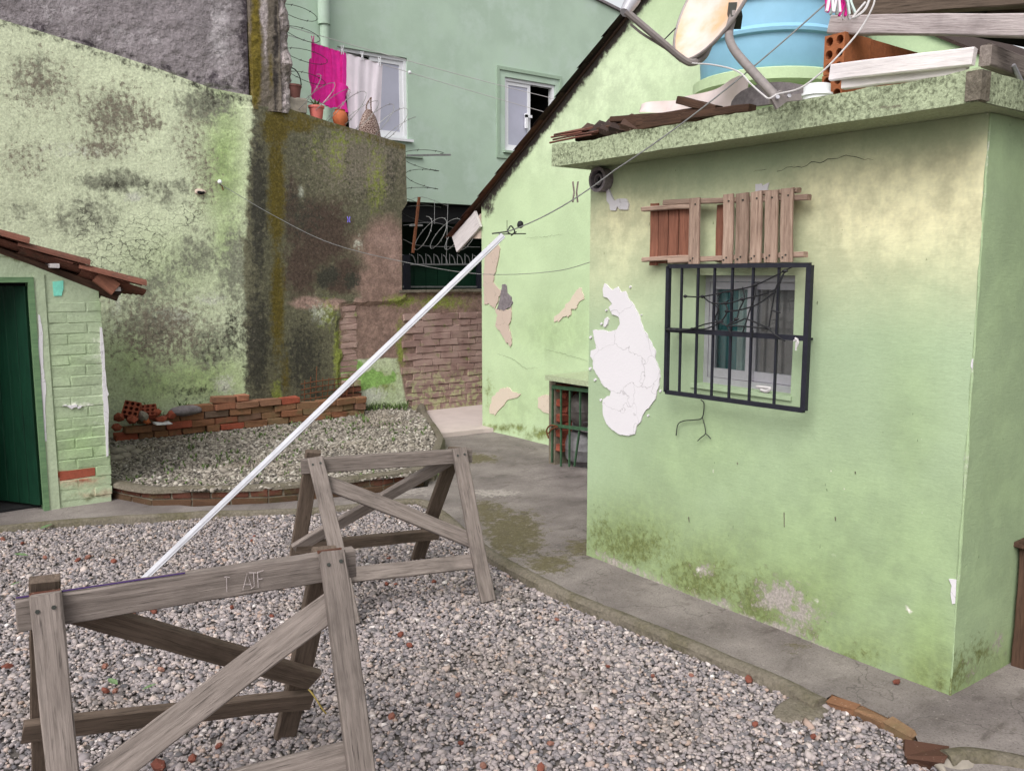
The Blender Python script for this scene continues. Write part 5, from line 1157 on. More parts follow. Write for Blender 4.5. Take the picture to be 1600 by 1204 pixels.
q = GD(813, 351, 4.5); tag(link('line_stopper', stone_mesh(.018, .018, .02, M['black_net'], 2, 2, .2, 'line_stopper'), q), 'small black knot on the line just above the pole tip', 'knot')
def peg(P, mat, label, tilt=0., L=.085, grp='clothes pegs on the lines'):
    r_ = empty('clothes_peg', P, label, 'clothes peg', grp); P = np.array(P)
    for s_ in (-1, 1):
        b = MB(); a = P + RGT * s_ * (.007 + .0) + (0, 0, L * .5); c = P + RGT * s_ * .012 + (0, 0, -L * .5); m_ = P + RGT * s_ * .006
        b.bar(a + RGT * s_ * .006 + RGT * tilt * L, m_, .008, .012, RGT).bar(m_, c - RGT * tilt * L, .008, .012, RGT); b.build('jaw', M[mat], r_)
    return r_
peg(GD(899, 300, 4.25), 'wood_grey', 'grey wooden clothes peg on the line left of the vent pipe', L=.1)
peg(GY(545, 343, 8.42), 'purple', 'small blue clothes peg hanging against the mossy wall', L=.06)

# ================================================================= WASHING AND POTS ON THE WALL TOP
E0, E1 = GY(440, 52, 9.2), GY(940, 200, 9.2)
thing_tube('washing_line', sag(E0, E1, .02), .004, 'cord', 'white washing line carrying the pink top and white towel', 'clothesline')
F0, F1 = GY(452, 42, 8.95), GY(940, 172, 9.0)
thing_tube('washing_line', sag(F0, F1, .03), .004, 'cord', 'upper white line from the pilaster to the gable edge, nothing hung', 'clothesline')
def onl(x, off=0.):      # point of the washing line seen at column x
    L = sag(E0, E1, .02, 400); X_, Y_ = proj(L); i = int(np.argmin(abs(X_ - x))); return L[i]
def cloth(name, corners_px, edge_px, mat, label, cat, folds, amp, depth_off=0.):
    """hanging cloth: top edge follows the line, bottom edge given in pixels at the same distance"""
    n, r_ = 40, 18; V = []; Fc = []
    for i in range(n + 1):
        t = i / n; xt = corners_px[0] + (corners_px[1] - corners_px[0]) * t; tp = onl(xt); w = (tp - CAM) @ FWD
        bx = np.interp(t, [e[0] for e in edge_px], [e[1] for e in edge_px]); by = np.interp(t, [e[0] for e in edge_px], [e[2] for e in edge_px]); bt = GD(bx, by, w)
        for k in range(r_ + 1):
            s = k / r_; p = tp + (bt - tp) * s; p = p + FH * (amp * s ** .5 * math.sin(t * folds * 6.28 + s * 1.2) + .4 * amp * math.sin(t * folds * 13 + 3 * s)); V.append(p)
    for i in range(n):
        for k in range(r_): a = i * (r_ + 1) + k; Fc.append((a, a + 1, a + r_ + 2, a + r_ + 1))
    V = np.array(V); n0 = len(V); V = np.vstack([V, V + FH * .008]); Fc = Fc + [tuple(j + n0 for j in f[::-1]) for f in Fc]
    o = mk(name, V, Fc, M[mat], None, True); return tag(o, label, cat)
o = cloth('pink_top', (487, 541), [(0, 485, 150), (.18, 489, 156), (.3, 500, 160), (.45, 517, 169), (.62, 530, 168), (.78, 538, 155), (.84, 535, 150), (1, 545, 150)], 'pink', 'bright pink long-sleeved top drying on the washing line', 'top', 3, .03)
def sleeve(P, r, nm):
    b = MB().tube(spline(P, 6), r, 10); return b.build(nm, M['pink'], o, True)
w_ = (onl(530) - CAM) @ FWD - .03
sleeve([GD(535, 135, w_), GD(531, 150, w_ - .02), GD(534, 165, w_), GD(538, 178, w_)], np.linspace(.07, .05, 19), 'sleeve')
sleeve([GD(490, 95, w_ + .05), GD(489, 120, w_), GD(494, 140, w_), GD(498, 152, w_)], np.linspace(.05, .045, 19), 'sleeve')
cloth('white_towel', (536, 598), [(0, 546, 208), (.3, 560, 214), (.7, 577, 222), (.85, 585, 224), (1, 592, 224)], 'white_cloth', 'white towel pegged beside the pink top on the washing line', 'towel', 2, .02)
for x_, mt, lb in ((490, 'pink', 'pink clothes peg at the left shoulder of the pink top'), (536, 'pvc', 'white clothes peg where the towel meets the pink top'), (566, 'pvc', 'white clothes peg at the middle of the towel'), (594, 'pvc', 'white clothes peg at the free corner of the towel')):
    peg(onl(x_) - FH * .02 + (0, 0, .02), mt, lb, 0, .1)
tag(link('line_bead', stone_mesh(.022, .022, .022, M['pvc'], 3, 2, .1, 'line_bead'), onl(640) - FH * .01), 'small white bead on the washing line right of the first window', 'bead')
# flower pots standing on the sloping wall top
def top_of(xpx):
    xs = [k[0] for k in top[6:11]]; zs = [k[1] for k in top[6:11]]; X_ = wy(xpx, 190)[0]; return X_, float(np.interp(X_, xs, zs))
X_, Z_ = top_of(457); st = tag(link('pot_stone', brick_mesh(.24, .16, .14, M['stone'], 4, .012), (X_ + .06, YW + .1, Z_ + .05)), 'pale cement block under the brown pot on the wall top', 'block')
b = MB().lathe([(.07, 0), (.09, .12), (.096, .12), (.096, .14), (.08, .14), (.072, .1)], (X_ + .05, YW + .1, Z_ + .12), 20); po = tag(b.build('flower_pot', M['brown_pot'], None, True), 'brown flower pot with a wire handle on a block by the pilaster', 'flower pot', 'pots on the wall top')
MB().tube(spline([(X_ + .05 + .1 * math.cos(a), YW + .1, Z_ + .27 + .16 * math.sin(a)) for a in np.linspace(0, math.pi, 8)], 3), .006, 5).build('wire_handle', M['darkwire'], po)
X_, Z_ = top_of(500); b = MB().lathe([(.056, -.01), (.075, .115), (.083, .115), (.083, .138), (.07, .138), (.066, .1)], (X_, YW + .08, Z_), 20); po = tag(b.build('flower_pot', M['pink_pot'], None, True), 'pink plastic flower pot with a small seedling on the wall top', 'flower pot', 'pots on the wall top')
MB().lathe([(.001, .115), (.068, .11)], (X_, YW + .08, Z_), 16, False).build('soil', M['soil'], po)
b = MB()
for k in range(7):
    a = rng.uniform(0, 6.28); c = np.array((X_, YW + .08, Z_ + .12)); dr_ = np.array((math.cos(a), math.sin(a), 1.2)) * .07; sd2 = np.array((-math.sin(a), math.cos(a), 0)) * .014; b.add([c, c + dr_ * .5 + sd2, c + dr_, c + dr_ * .5 - sd2], [(0, 1, 2, 3)])
b.build('seedling', M['weed'], po)
X_, Z_ = top_of(537); b = MB().lathe([(.045, -.01), (.07, .045), (.082, .09), (.07, .14), (.05, .16), (.058, .175), (.046, .175), (.042, .155)], (X_, YW + .08, Z_), 22); tag(b.build('clay_vase', M['terracotta'], None, True), 'rounded orange clay vase on the wall top below the towel', 'vase', 'pots on the wall top')
# patterned cloth cone hung by two straps on the razor wire
X_, Z_ = top_of(583); c = np.array((X_, YW + .09, Z_ - .02)); V, Fc = [], []
for s, w in ((0, .13), (.12, .11), (.22, .075), (.29, .03)):
    for k in range(14): a = 2 * math.pi * k / 14; V.append(c + (w * math.cos(a) * 1.1, .45 * w * math.sin(a), s + .006 * math.sin(5 * a)))
for i in range(3):
    for k in range(14): Fc.append((i * 14 + k, i * 14 + (k + 1) % 14, (i + 1) * 14 + (k + 1) % 14, (i + 1) * 14 + k))
Fc.append(tuple(42 + k for k in range(14)))
o = tag(mk('patterned_bag', V, Fc, M['patterned'], None, True), 'brown and white patterned cloth bag hung behind the wall top', 'bag')
for s_ in (-1, 1): MB().tube(spline([c + (.03 * s_, 0, .27), c + (.025 * s_, 0, .34), c + (.03, 0, .42)], 5), .008, 5).build('strap', M['patterned'], o)

# ================================================================= RAZOR WIRE
def coil(p, q, r, turns, lean, label, wob=.25, start=0., mat='razor', barbs=True):
    p, q = np.array(p, float), np.array(q, float); ax = (q - p) / np.linalg.norm(q - p); u = np.cross(ax, (0, 1, 0)); 
    if np.linalg.norm(u) < .1: u = np.cross(ax, (1, 0, 0))
    u /= np.linalg.norm(u); v = np.cross(ax, u); n = int(turns * 22); P = []
    for i in range(n + 1):
        t = i / n; a = start + t * turns * 2 * math.pi; rr = r * (1 + wob * math.sin(a * .37 + 1) * .5); P.append(p + (q - p) * t + rr * (math.cos(a) * u + math.sin(a) * v) + ax * lean * math.cos(a))
    root = tag(MB().tube(P, .0032, 5).build('razor_wire', M[mat]), label, 'razor wire', 'razor wire coils')
    if barbs:
        b = MB()
        for i in range(2, n, 3):
            t_ = P[i + 1] - P[i - 1] if i < n else P[i] - P[i - 1]; t_ = t_ / np.linalg.norm(t_); s_ = np.cross(t_, (.3, .9, .2)); s_ /= np.linalg.norm(s_)
            for e in (1, -1): b.add([P[i] - t_ * .012, P[i] + t_ * .012, P[i] + t_ * .012 * e + s_ * .016 * e, P[i] + s_ * .004 * e], [(0, 1, 2, 3)])
        b.build('barb', M[mat], root)
    return root
ta, tb = top_of(480), top_of(632)
coil((ta[0], YW + .1, ta[1] + .24), (tb[0] + .05, YW + .1, tb[1] + .18), .2, 7, .12, 'razor wire coil along the sloping wall top in front of the washing')
coil(GY(452, -20, YW + .2), GY(478, 150, YW + .12), .24, 5, .1, 'razor wire coil hanging beside the rough pilaster', mat='darkwire')
coil(GY(660, 232, YW + .1), GY(655, 345, YW + .1), .21, 4, .02, 'razor wire coil hanging down past the broken wall end', .3, mat='darkwire')
coil(GY(652, 364, YW + .02), GY(752, 366, YW + .02), .18, 4.3, .12, 'barbed razor wire coil along the low wall top in the dark opening', .1)
PO = tag(MB().bar(GY(655, 308, YW), GY(645, 395, YW), .025, .025, (0, 1, 0)).build('rusty_post', M['rust']), 'thin rusty post carrying the razor wire in the opening', 'post')
for (a, c) in (((636, 243), (704, 242)), ((640, 352), (660, 352))): MB().bar(GY(*a, YW), GY(*c, YW), .02, .012).build('bracket', M['wire'], PO)
b = MB()
for L in ([(630, 352), (680, 348), (735, 366)], [(630, 374), (660, 384), (750, 386)], [(636, 315), (660, 308), (700, 322)], [(700, 315), (697, 412)], [(679, 312), (679, 350)]): b.tube(spline([GY(x, y, YW + .06) for x, y in L], 6), .0025, 4)
tag(b.build('fence_wire', M['wire']), 'thin straining wires strung across the dark opening', 'wire')

# ================================================================= ON THE OUTBUILDING ROOF
TC = np.array((4.42, GX(1203, 100, 4.42)[1], 0)); tz = GX(1203, 103, 4.08)[2]
WT = empty('water_tank', (TC[0], TC[1], tz), 'ribbed light blue plastic water tank on the outbuilding roof', 'water tank')
R0 = .40
prof = [(R0 * .97, 0), (R0, .02)]
for k in range(3):
    z = .2 + k * .18; r = R0 + .03 * z / .2 * .35; prof += [(r, z - .022), (r + .022, z - .014), (r + .026, z + .004), (r + .006, z + .026)]
prof += [(R0 + .06, .8)]
MB().lathe(prof, (TC[0], TC[1], tz), 56).build('body', M['blue_tank'], WT, True)
MB().lathe([(R0 + .085, .8), (R0 + .085, .84), (.2, .9), (.02, .91)], (TC[0], TC[1], tz), 40).build('lid', M['blue_tank'], WT)
TB = empty('tank_base', (TC[0], TC[1], 2.31), 'light green cement plinth carrying the blue water tank', 'plinth')
MB().lathe([(.42, tz - .085), (.445, tz - .07), (.445, tz - .012), (.43, tz - .004)], (TC[0], TC[1], 0), 44).build('plate', M['gable_paint'], TB)
MB().box((TC[0] - .2, TC[1] - .2, 2.318), (TC[0] + .2, TC[1] + .2, tz - .086)).build('pier', M['gable_paint'], TB)
for k in range(6):
    a = k * 1.047 + .3; c = np.array((TC[0], TC[1], 0)); u = np.array((math.cos(a), math.sin(a), 0))
    MB().bar(c + u * .2 + (0, 0, tz - .14), c + u * .4 + (0, 0, tz - .1), .06, .04).build('bracket', M['gable_paint'], TB)
# satellite dish on its bent pipe
DD = 3.9
SDsh = empty('satellite_dish', GD(1222, 156, 3.35), 'rust-stained satellite dish on a bent grey pipe mast', 'satellite dish')
dc = GD(1120, -8, DD); nrm = -RGT * .84 + CUP * .36 - FWD * .42; nrm /= np.linalg.norm(nrm); mj = RGT * .40 + CUP * .92; mj = mj - nrm * (mj @ nrm); mj /= np.linalg.norm(mj); mn = np.cross(nrm, mj)
V, Fc = [], []
ra, rb = .315, .27; K = 10; n = 44
def dish_pt(s, a, off): return dc + mj * ra * s * math.cos(a) + mn * rb * s * math.sin(a) + nrm * (.075 * s * s - .075 + off)
for off in (0., -.006):
    for i in range(K + 1):
        for k in range(n): V.append(dish_pt(i / K + .0001, 2 * math.pi * k / n, off))
m_ = (K + 1) * n
for i in range(K):
    for k in range(n):
        a, b_, c_, d_ = i * n + k, i * n + (k + 1) % n, (i + 1) * n + (k + 1) % n, (i + 1) * n + k; Fc += [(a, b_, c_, d_), (m_ + d_, m_ + c_, m_ + b_, m_ + a)]
mk('reflector', V, Fc, M['dishface'], SDsh, True)
MB().tube([dish_pt(1, 2 * math.pi * k / n, -.004) for k in range(n)], .008, 6, True).build('rim', M['dishgrey'], SDsh, True)
MB().tube(spline([GD(1118, 40, DD + .12), GD(1108, 72, DD + .06), GD(1098, 90, DD), GD(1082, 98, DD - .04), GD(1066, 92, DD - .06), GD(1030, 62, DD - .1), GD(978, 18, DD - .14)], 6), .016, 8).build('feed_arm', M['dishgrey'], SDsh, True)
MB().tube(spline([GD(985, 38, DD - .1), GD(1005, 54, DD - .1), GD(1040, 76, DD - .06), GD(1064, 96, DD - .03)], 5), .006, 6).build('cable', M['dishgrey'], SDsh)
MB().tube([GD(1034, 66, DD - .1), GD(1056, 44, DD - .1)], .003, 5).build('cable_end', M['darkwire'], SDsh)
l0, l1 = GD(976, 20, DD - .14), GD(990, -2, DD - .1)
MB().tube([l0, l0 + (l1 - l0) * .5, l1], [.022, .03, .034], 10).build('receiver', M['alu'], SDsh, True)
MB().tube(spline([GD(1147, 22, DD - .08), GD(1140, 45, DD - .14), GD(1140, 62, DD - .2), GD(1150, 82, DD - .28), GD(1176, 112, DD - .4), GD(1216, 156, 3.35)], 6), .0185, 12).build('mast', M['dishgrey'], SDsh, True)
MB().bar(GD(1150, 36, DD - .1), GD(1146, 14, DD - .02), .06, .05).build('clamp', M['darkwire'], SDsh)
MB().bar(GD(1204, 157, 3.32), GD(1250, 152, 3.36), .025, .02).bar(GD(1208, 162, 3.31), GD(1224, 150, 3.32), .05, .012).build('foot_bracket', M['dishgrey'], SDsh)
for q in ((1214, 153), (1232, 151)): p = GD(*q, 3.3); MB().tube([p, p - FWD * .012], .008, 6).build('bolt', M['alu'], SDsh)
thing_tube('white_cable', spline([GD(1367, -8, 3.2), GD(1364, 10, 3.2), GD(1345, 45, 3.2), (GD(1318, 78, 3.2)), GD(1285, 112, 3.22), GD(1250, 138, 3.26), GD(1216, 147, 3.3), GD(1202, 154, 3.3), GD(1192, 148, 3.32), GD(1172, 130, 3.36), GD(1158, 115, 3.4), GD(1140, 107, 3.5), GD(1110, 101, 3.7), GD(1080, 99, 3.85)], 6), .0034, 'cord', 'pale cable drooping from the porch rafter past the mast foot to the dish', 'cable', n=6)
thing_tube('white_cable', spline([GD(1360, -4, 3.19), GD(1352, 14, 3.18), GD(1340, 25, 3.18), GD(1333, 28, 3.2), GD(1340, 18, 3.2), GD(1352, 4, 3.2)], 6), .0045, 'cord', 'small loop of pale cable hanging on the porch rafter', 'cable', n=6)
# tarp, tiles, grey disc, pvc cap
def drape(name, out_px, X_, mat, label, cat, amp=.03):
    Q = [tuple(GX(x, y, X_)[1:]) for x, y in out_px]; V, Fc = sheet(Q, .025, (), lambda u, v, d: (X_ + d, u, v), .01)
    f = (fbm(V * (0, 1, 1), 3., 3, 77) - .5) * amp * 4 + np.sin(V[:, 1] * 26 + V[:, 2] * 20) * amp * .3; V[:, 0] += f; return tag(mk(name, V, facing(V, Fc, (-1, 0, 0)), M[mat], None, True), label, cat)
drape('tarp', [(998, 176), (1000, 162), (1040, 158), (1062, 158), (1100, 143), (1130, 130), (1152, 117), (1160, 122), (1160, 146), (1146, 172), (1120, 180)], 3.62, 'tarp', 'pale crumpled tarp bunched on the outbuilding roof', 'tarp', .05)
V, Fc = sheet([tuple(GX(*p, 3.5)[1:]) for p in [(1143, 170)] + [(1217 + 76 * math.cos(a), 168 - 40 * math.sin(a)) for a in np.linspace(math.pi, .0, 15)] + [(1293, 152)]][::-1], .05, (), lambda u, v, d: (3.5 + d, u, v), .03)
tag(mk('fibre_disc', V, facing(V, Fc, (-1, 0, 0)), M['fibre']), 'dark grey fibre cement disc standing on edge below the water tank', 'disc')
p = GX(1276, 152, 3.12); b = MB().lathe([(.054, 0), (.054, .042), (.062, .042), (.062, .05), (.052, .054), (.052, .085), (.0, .088)], (p[0], p[1], 2.31), 28); tag(b.build('pipe_cap', M['pvc'], None, True), 'white plastic pipe cap on the roof slab', 'pipe cap')
# stack of old roof tiles and wood along the slab edge
grp = 'old tiles stacked on the slab edge'
for i, (a, c, w, t, mt, lb) in enumerate((
    ((880, 219), (945, 206), .16, .010, 'tile', 'lowest reddish tile edge at the left end of the tile stack'),
    ((885, 214), (950, 202), .16, .010, 'tile', 'second reddish tile from below in the tile stack'),
    ((882, 210), (930, 202), .16, .010, 'tile', 'third reddish tile from below in the tile stack'),
    ((887, 206), (935, 198), .16, .010, 'tile', 'uppermost reddish tile in the tile stack'))):
    pa, pc = GX(*a, 3.1), GX(*c, 3.1); o = board('old_tile', pa, pc, .2, t, M[mt], None, (-.25, 0, 1), 3, .002); tag(o, lb, 'roof tile', grp)
for i, (x, y) in enumerate(((920, 208), (939, 204), (956, 201), (972, 198), (990, 194))):
    pa, pc = GX(x - 7, y + 8, 3.06), GX(x + 10, y - 9, 3.16); o = board('old_tile', pa, pc, .03 + .0, .10, M['slate'], None, (-.6, .75, .2), 3, .003)
    tag(o, f'{words[i]} dark tile from the left leaning on edge in the row on the slab', 'roof tile', grp)
for a, c, w, lb in (((905, 214), (1010, 193), .05, 'dark rotten batten under the leaning tiles on the slab edge'), ((960, 188), (1085, 181), .03, 'upper dark batten beneath the tarp'), ((985, 199), (1100, 179), .06, 'long brown batten in the middle of the tile stack'), ((1070, 184), (1176, 169), .035, 'dark batten reaching towards the dish mast foot'), ((1062, 157), (1122, 172), .035, 'dark stick poking up over the tarp'), ((1000, 190), (1060, 184), .05, 'short rotten board on top of the leaning tiles')):
    pa, pc = GX(*a, 3.1), GX(*c, 3.12); o = board('batten', pa, pc, w, .06, M['wood_dark'], None, (-1, 0, .0), 5, .004); tag(o, lb, 'batten', 'rotten battens on the slab edge')
# hollow bricks standing in two tiers, running back from the slab edge
hb = hollow_mesh(.19, .09, .135, 2, 3, M['hollow']); yb = GX(1304, 52, 3.36)[1]; zt = GX(1304, 53, 3.36)[2]
ht = (zt - 2.322) / 2
for c in range(2):
    for k in range(4):
        o = link('hollow_brick', hb, (3.36 + .095 + k * .197, yb + rng.normal(0, .004), 2.322 + ht * (c + .5)), None, (0, 0, rng.normal(0, .015))); o.scale = (1, 1.08, ht / .137)
        tag(o, f'ribbed clay hollow brick, {words[k]} from the slab edge in the {"upper" if c else "lower"} tier', 'hollow brick', 'hollow bricks on the roof slab')
# boards on the slab
def roof_board(a, c, dx, w, t, mt, lb, face=(-1, 0, 0)):
    return tag(board('board', GX(*a, dx), GX(*c, dx), w, t, M[mt], None, face, 6, .003), lb, 'board', 'boards on the roof slab')
roof_board((1299, 114), (1522, 88), 3.17, .062, .03, 'wood_white', 'whitewashed board lying along the slab edge, uppermost')
roof_board((1318, 130), (1512, 106), 3.19, .05, .03, 'wood_white', 'whitewashed board directly under the upper white board')
pa = GX(1524, 90, 3.19); pa = pa + (0.0, -.035, 0)
o = tag(board('board', pa, pa + (1.3, .02, -.03), .075, .04, M['wood_grey'], None, (0, -1, 0), 5, .003), 'grey board running back along the slab side with two metal pins', 'board', 'boards on the roof slab')
for dx in (.16, .42): q = pa + (dx, -.02, .01); MB().tube([q + (0, .02, 0), q + (.1, -.07, .015)], .008, 6).build('pin', M['alu'], o)
# porch roof over the right: rafter, purlins, dark sheets
PR = empty('porch_roof', (4., .8, 2.6), 'dark timber porch roof with a grey rafter over the right side', 'porch roof')
ra_, rb_ = GD(1302, 40, 3.72), GD(1640, 43, 2.83)
board('rafter', ra_, rb_ + (rb_ - ra_) * .5, .073, .05, M['wood_beam'], PR, np.cross(rb_ - ra_, CUP), 10, .004)
board('purlin', GD(1335, 14, 3.9), GD(1700, -18, 3.0), .09, .07, M['wood_brown'], PR, np.cross(rb_ - ra_, CUP), 6, .004)
board('purlin', GD(1400, 14, 4.3), GD(1760, 13, 3.4), .10, .05, M['wood_brown'], PR, np.cross(rb_ - ra_, CUP), 6, .004)
for k in range(11):
    y0 = 2.28 - k * .42
    V, Fc = [], []
    for i in range(22):
        y = y0 - .42 * i / 20; zc = .018 * math.sin(i * 1.6)
        for th in (0, -.006):
            for x in (3.72, 8.2): V.append((x, y, 2.80 + .06 * (x - 3.7) + zc + th + .004 * (k % 2)))
    for i in range(21): a = i * 4; Fc += [(a, a + 1, a + 5, a + 4), (a + 2, a + 6, a + 7, a + 3)]
    mk('roof_sheet', V, Fc, M['sheet_dark'], PR)
MB().box((7.3, -2., -.05), (7.4, 1.45, 3.2)).build('back_wall', M['wood_dark'], PR)
MB().box((7.35, 1.45, 2.33), (7.4, 2.3, 3.2)).build('back_wall', M['wood_dark'], PR)
# pegs bunched at the end of the clothesline
for i in range(9):
    p = GD(1293 + i * 4.2 + rng.normal(0, 1), 2 + rng.normal(0, 4), 3.3 + rng.normal(0, .03))
    r_ = peg(p, ['pink', 'pvc', 'pink', 'curtain_pale', 'white_cloth'][i % 5], f'{"pink" if i % 5 in (0, 2) else "pale"} clothes peg, {words[i]} from the left in the bunch by the rafter', rng.normal(0, .12), .085, 'bunch of clothes pegs by the rafter')
# wooden shelf against the side wall
q = GZ(1568, 1034, .035); qx, qy = q[0], Y0 - .02
SHF = empty('wooden_shelf', (qx + .4, qy - .2, .035), 'dark reddish wooden shelf unit against the side wall at the right edge', 'shelf')
hs_ = GX(1572, 848, qx)[2]
board('post', (qx + .02, qy - .03, .035), (qx + .02, qy - .03, hs_), .06, .045, M['wood_shelf'], SHF, (-1, 0, 0))
board('post', (qx + .02, qy - .42, .035), (qx + .02, qy - .42, hs_), .06, .045, M['wood_shelf'], SHF, (-1, 0, 0))
board('post', (qx + .85, qy - .03, .035), (qx + .85, qy - .03, hs_), .06, .045, M['wood_shelf'], SHF, (-1, 0, 0))
board('top', (qx - .03, qy - .23, hs_ + .012), (qx + .9, qy - .23, hs_ + .012), .48, .025, M['wood_shelf'], SHF, (0, 0, 1))
for z in (.13, .34, .42): board('front_board', (qx + .015, qy - .07, z), (qx + .015, qy - .40, z), .15 if z < .2 else .06, .02, M['wood_red'] if z < .2 else M['wood_shelf'], SHF, (-1, 0, 0), 4)
for z in (.21, .30): board('shelf_board', (qx + .03, qy - .23, z), (qx + .86, qy - .23, z), .36, .018, M['wood_dark'], SHF, (0, 0, 1), 4)
board('back_board', (qx + .03, qy - .012, .3), (qx + .86, qy - .012, .3), .4, .012, M['wood_dark'], SHF, (0, -1, 0), 4)

# ================================================================= BRICK EDGE AND SMALL THINGS ON THE GROUND
EB = xy([(1296, 1094), (1340, 1110), (1385, 1130), (1425, 1152)], .02)
grp = 'worn bricks edging the path near the corner'
for i, (a, c) in enumerate(zip(EB[:-1], EB[1:])):
    a, c = np.array(a), np.array(c); m0 = (a + c) / 2; L = np.linalg.norm(c - a)
    tag(link('edging_brick', brick_mesh(L * 1.02, .05, .07, M['terracotta'] if False else M['old_brick'], 20 + i, .010), (m0[0], m0[1], .005), None, (.1, rng.normal(0, .05), math.atan2((c - a)[1], (c - a)[0]))), f'{words[i]} worn brick from the kerb end in the broken path edging', 'brick', grp)
q = GZ(1448, 1178, .03); tag(link('edging_brick', brick_mesh(.13, .085, .06, M['curb_brick'], 33, .012), q - (0, 0, .01), None, (.05, -.06, -1.05)), 'tilted dark red brick ending the path edging at the frame bottom', 'brick', grp)
q = GZ(1492, 1192, .02); tag(link('cement_lump', stone_mesh(.085, .06, .03, M['stone'], 44, 3, .3, 'cement_lump'), q), 'pale cement lump beside the tilted red brick', 'lump')
q = GZ(1254, 1108, .0); tag(link('cement_lump', stone_mesh(.13, .085, .02, M['kerb'], 45, 3, .2, 'cement_lump'), q), 'flat mossy cement lump in the gravel at the kerb end', 'lump')
q = GZ(1401, 1064, .045); tag(link('brick_chip', stone_mesh(.022, .013, .010, M['chip_brick'], 47, 1, .3, 'brick_chip'), q), 'lone red brick chip on the path below the outbuilding wall', 'brick chip')
chips = [(38, 697, 1), ]
CH = [(1170, 1060, .030, 'beside the kerb near the path'), (640, 1007, .020, 'right of the nearer sawhorse leg'), (626, 990, .024, 'between the two sawhorses'), (612, 1118, .026, 'low in front, right of the nearer sawhorse'), (715, 1085, .018, 'in the open gravel middle'), (870, 967, .016, 'below the mossy path bend'), (178, 876, .03, 'left by the pole foot'), (137, 870, .028, 'left of the pole, in a pair'), (122, 874, .024, 'left of the pole, beside its pair'), (35, 848, .022, 'near the path at far left'), (70, 870, .02, 'behind the nearer beam, far left'), (5, 842, .024, 'at the left frame edge by the path'), (240, 953, .028, 'just under the nearer beam'), (208, 957, .026, 'under the beam by the pole foot'), (250, 943, .018, 'touching the beam underside'), (362, 948, .018, 'under the beam middle'), (425, 962, .022, 'left of the nearer back leg'), (164, 1040, .026, 'inside the nearer sawhorse, upper left'), (252, 1045, .022, 'inside the nearer sawhorse, upper middle'), (165, 1078, .024, 'inside the nearer sawhorse, lower pair left'), (180, 1078, .02, 'inside the nearer sawhorse, lower pair right'), (143, 1125, .03, 'inside the nearer sawhorse above the rail'), (12, 1041, .032, 'outside the nearer sawhorse at far left'), (232, 1178, .026, 'below the long brace, upper'), (248, 1195, .036, 'below the long brace at the frame bottom'), (300, 1184, .026, 'right of the bottom brace'), (342, 1164, .02, 'right of the long brace'), (415, 1197, .026, 'at the frame bottom before the front leg'), (393, 844, .016, 'behind the pole near the path'), (397, 837, .014, 'small, behind the pole near the path'), (608, 872, .02, 'under the farther sawhorse'), (604, 911, .018, 'under the farther sawhorse rail'), (678, 908, .022, 'before the farther sawhorse rail'), (618, 912, .014, 'beside another under the farther rail'), (1020, 1055, .015, 'in the gravel below the kerb'), (950, 1040, .014, 'in the gravel centre right'), (1080, 1054, .016, 'by the kerb middle'), (1180, 1130, .018, 'low right near the kerb end'), (1270, 1150, .02, 'low right by the brick edging'), (720, 1160, .018, 'in the gravel low middle'), (860, 1160, .018, 'in the gravel low centre'), (755, 1195, .022, 'at the frame bottom middle'), (845, 1199, .024, 'at the frame bottom, right of middle')]
cv = [stone_mesh(1, .75, .6, M['chip_brick'], 200 + k, 1, .35, 'brick_chip') for k in range(5)]
for i, (x, y, s, where) in enumerate(CH):
    o = link('brick_chip', cv[i % 5], GZ(x, y, .012), None, (rng.normal(0, .4), rng.normal(0, .4), rng.uniform(0, 6))); o.scale = (s * .85,) * 3
    tag(o, f'red brick chip in the gravel {where}', 'brick chip', 'red brick chips scattered in the gravel')
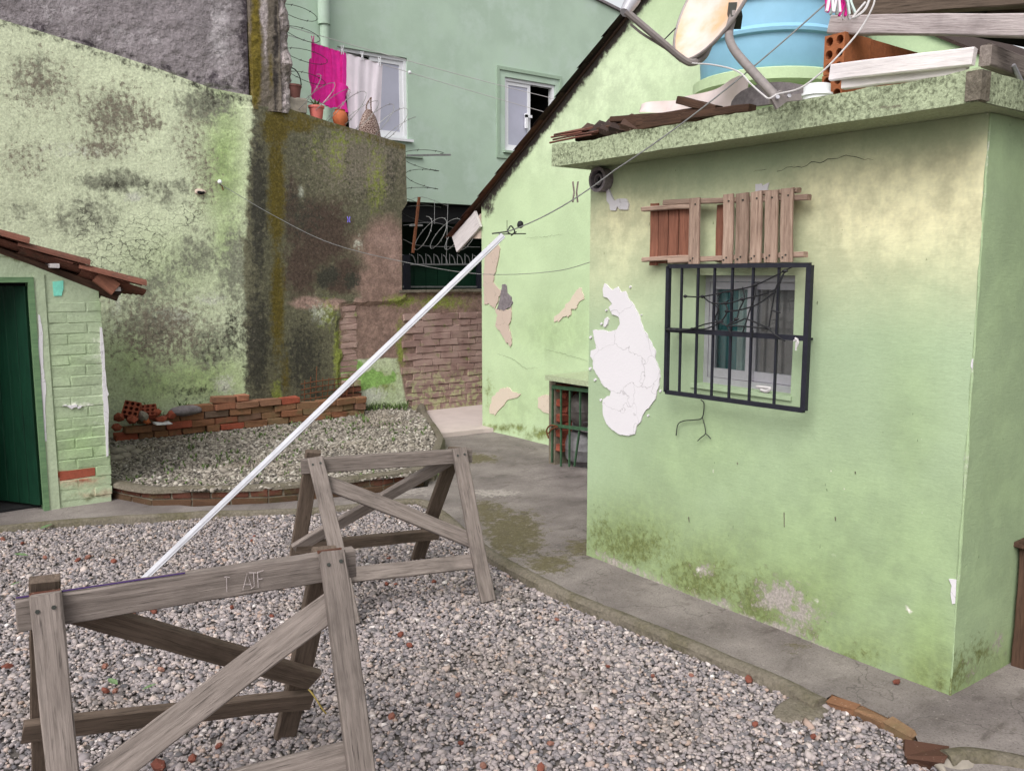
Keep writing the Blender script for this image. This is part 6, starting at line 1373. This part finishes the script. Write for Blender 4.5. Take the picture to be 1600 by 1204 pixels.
for i, (x, y, s, lb) in enumerate(((72, 822, .05, 'pale green leaf on the gravel edge by the path'), (33, 866, .045, 'pale green leaf in the gravel at far left'), (176, 1064, .035, 'pale green leaf inside the nearer sawhorse'), (352, 1009, .03, 'yellow green leaf under the nearer brace'), (234, 1072, .03, 'small green leaf right of the red chip pair'), (25, 911, .03, 'green leaf by the nearer beam end'))):
    c = GZ(x, y, .025); a = rng.uniform(0, 3); u = np.array((math.cos(a), math.sin(a), .1)) * s; v = np.array((-math.sin(a), math.cos(a), .15)) * s * .4
    V = [c - u, c - u * .3 + v, c + u * .4 + v * .8, c + u, c + u * .4 - v * .8 + (0, 0, .006), c - u * .3 - v + (0, 0, .006), c]; tag(mk('fallen_leaf', V, [(0, 6, 1), (1, 6, 2), (2, 6, 3), (3, 6, 4), (4, 6, 5), (5, 6, 0)], M['leaf']), lb, 'leaf', 'fallen leaves on the gravel')
# weeds: small tufts in the bed and along the wall foot
b = MB()
def tuft(c, n, h):
    for _ in range(n):
        a = rng.uniform(0, 6.28); L = h * rng.uniform(.5, 1.2); u = np.array((math.cos(a), math.sin(a), 0)); s_ = np.array((-u[1], u[0], 0)) * .004; m1 = c + u * L * .25 + (0, 0, L * .6); e = c + u * L * .6 + (0, 0, L * .85); b.add([c - s_, c + s_, m1 + s_, m1 - s_, e], [(0, 1, 2, 3), (3, 2, 4)])
A_ = np.array(bed_poly); lo, hi = A_.min(0), A_.max(0); k = 0
while k < 420:
    c = rng.uniform(lo, hi); 
    if not inpoly([c], bed_poly)[0]: continue
    if vnoise([[c[0] * 2, c[1] * 2, 3.]])[0] < .5: continue
    tuft(np.array((c[0], c[1], BZ)), int(rng.integers(4, 9)), rng.uniform(.02, .05)); k += 1
for _ in range(60):
    x = rng.uniform(570, 635); tuft(GZ(x, 640 + rng.normal(0, 2), BZ), 8, rng.uniform(.05, .13))
for (x, y) in ((515, 655), (570, 660), (568, 654), (300, 705), (410, 657), (690, 745)):
    for _ in range(4): tuft(GZ(x + rng.normal(0, 4), y + rng.normal(0, 2), BZ), 7, .07)
for _ in range(30): x = rng.uniform(200, 330); tuft(np.array((GY(x, 620, 8.44)[0], 8.42, BZ + rng.uniform(.1, .3))), 5, .08)
tag(b.build('weeds', M['weed']), 'small green weeds sprouting in the raised gravel bed', 'weeds', kind='stuff')
for o_ in list(bpy.data.objects):
    if o_.parent is None and o_.type in ('MESH', 'EMPTY') and 'label' not in o_ and 'kind' not in o_: print('UNLABELLED', o_.name)
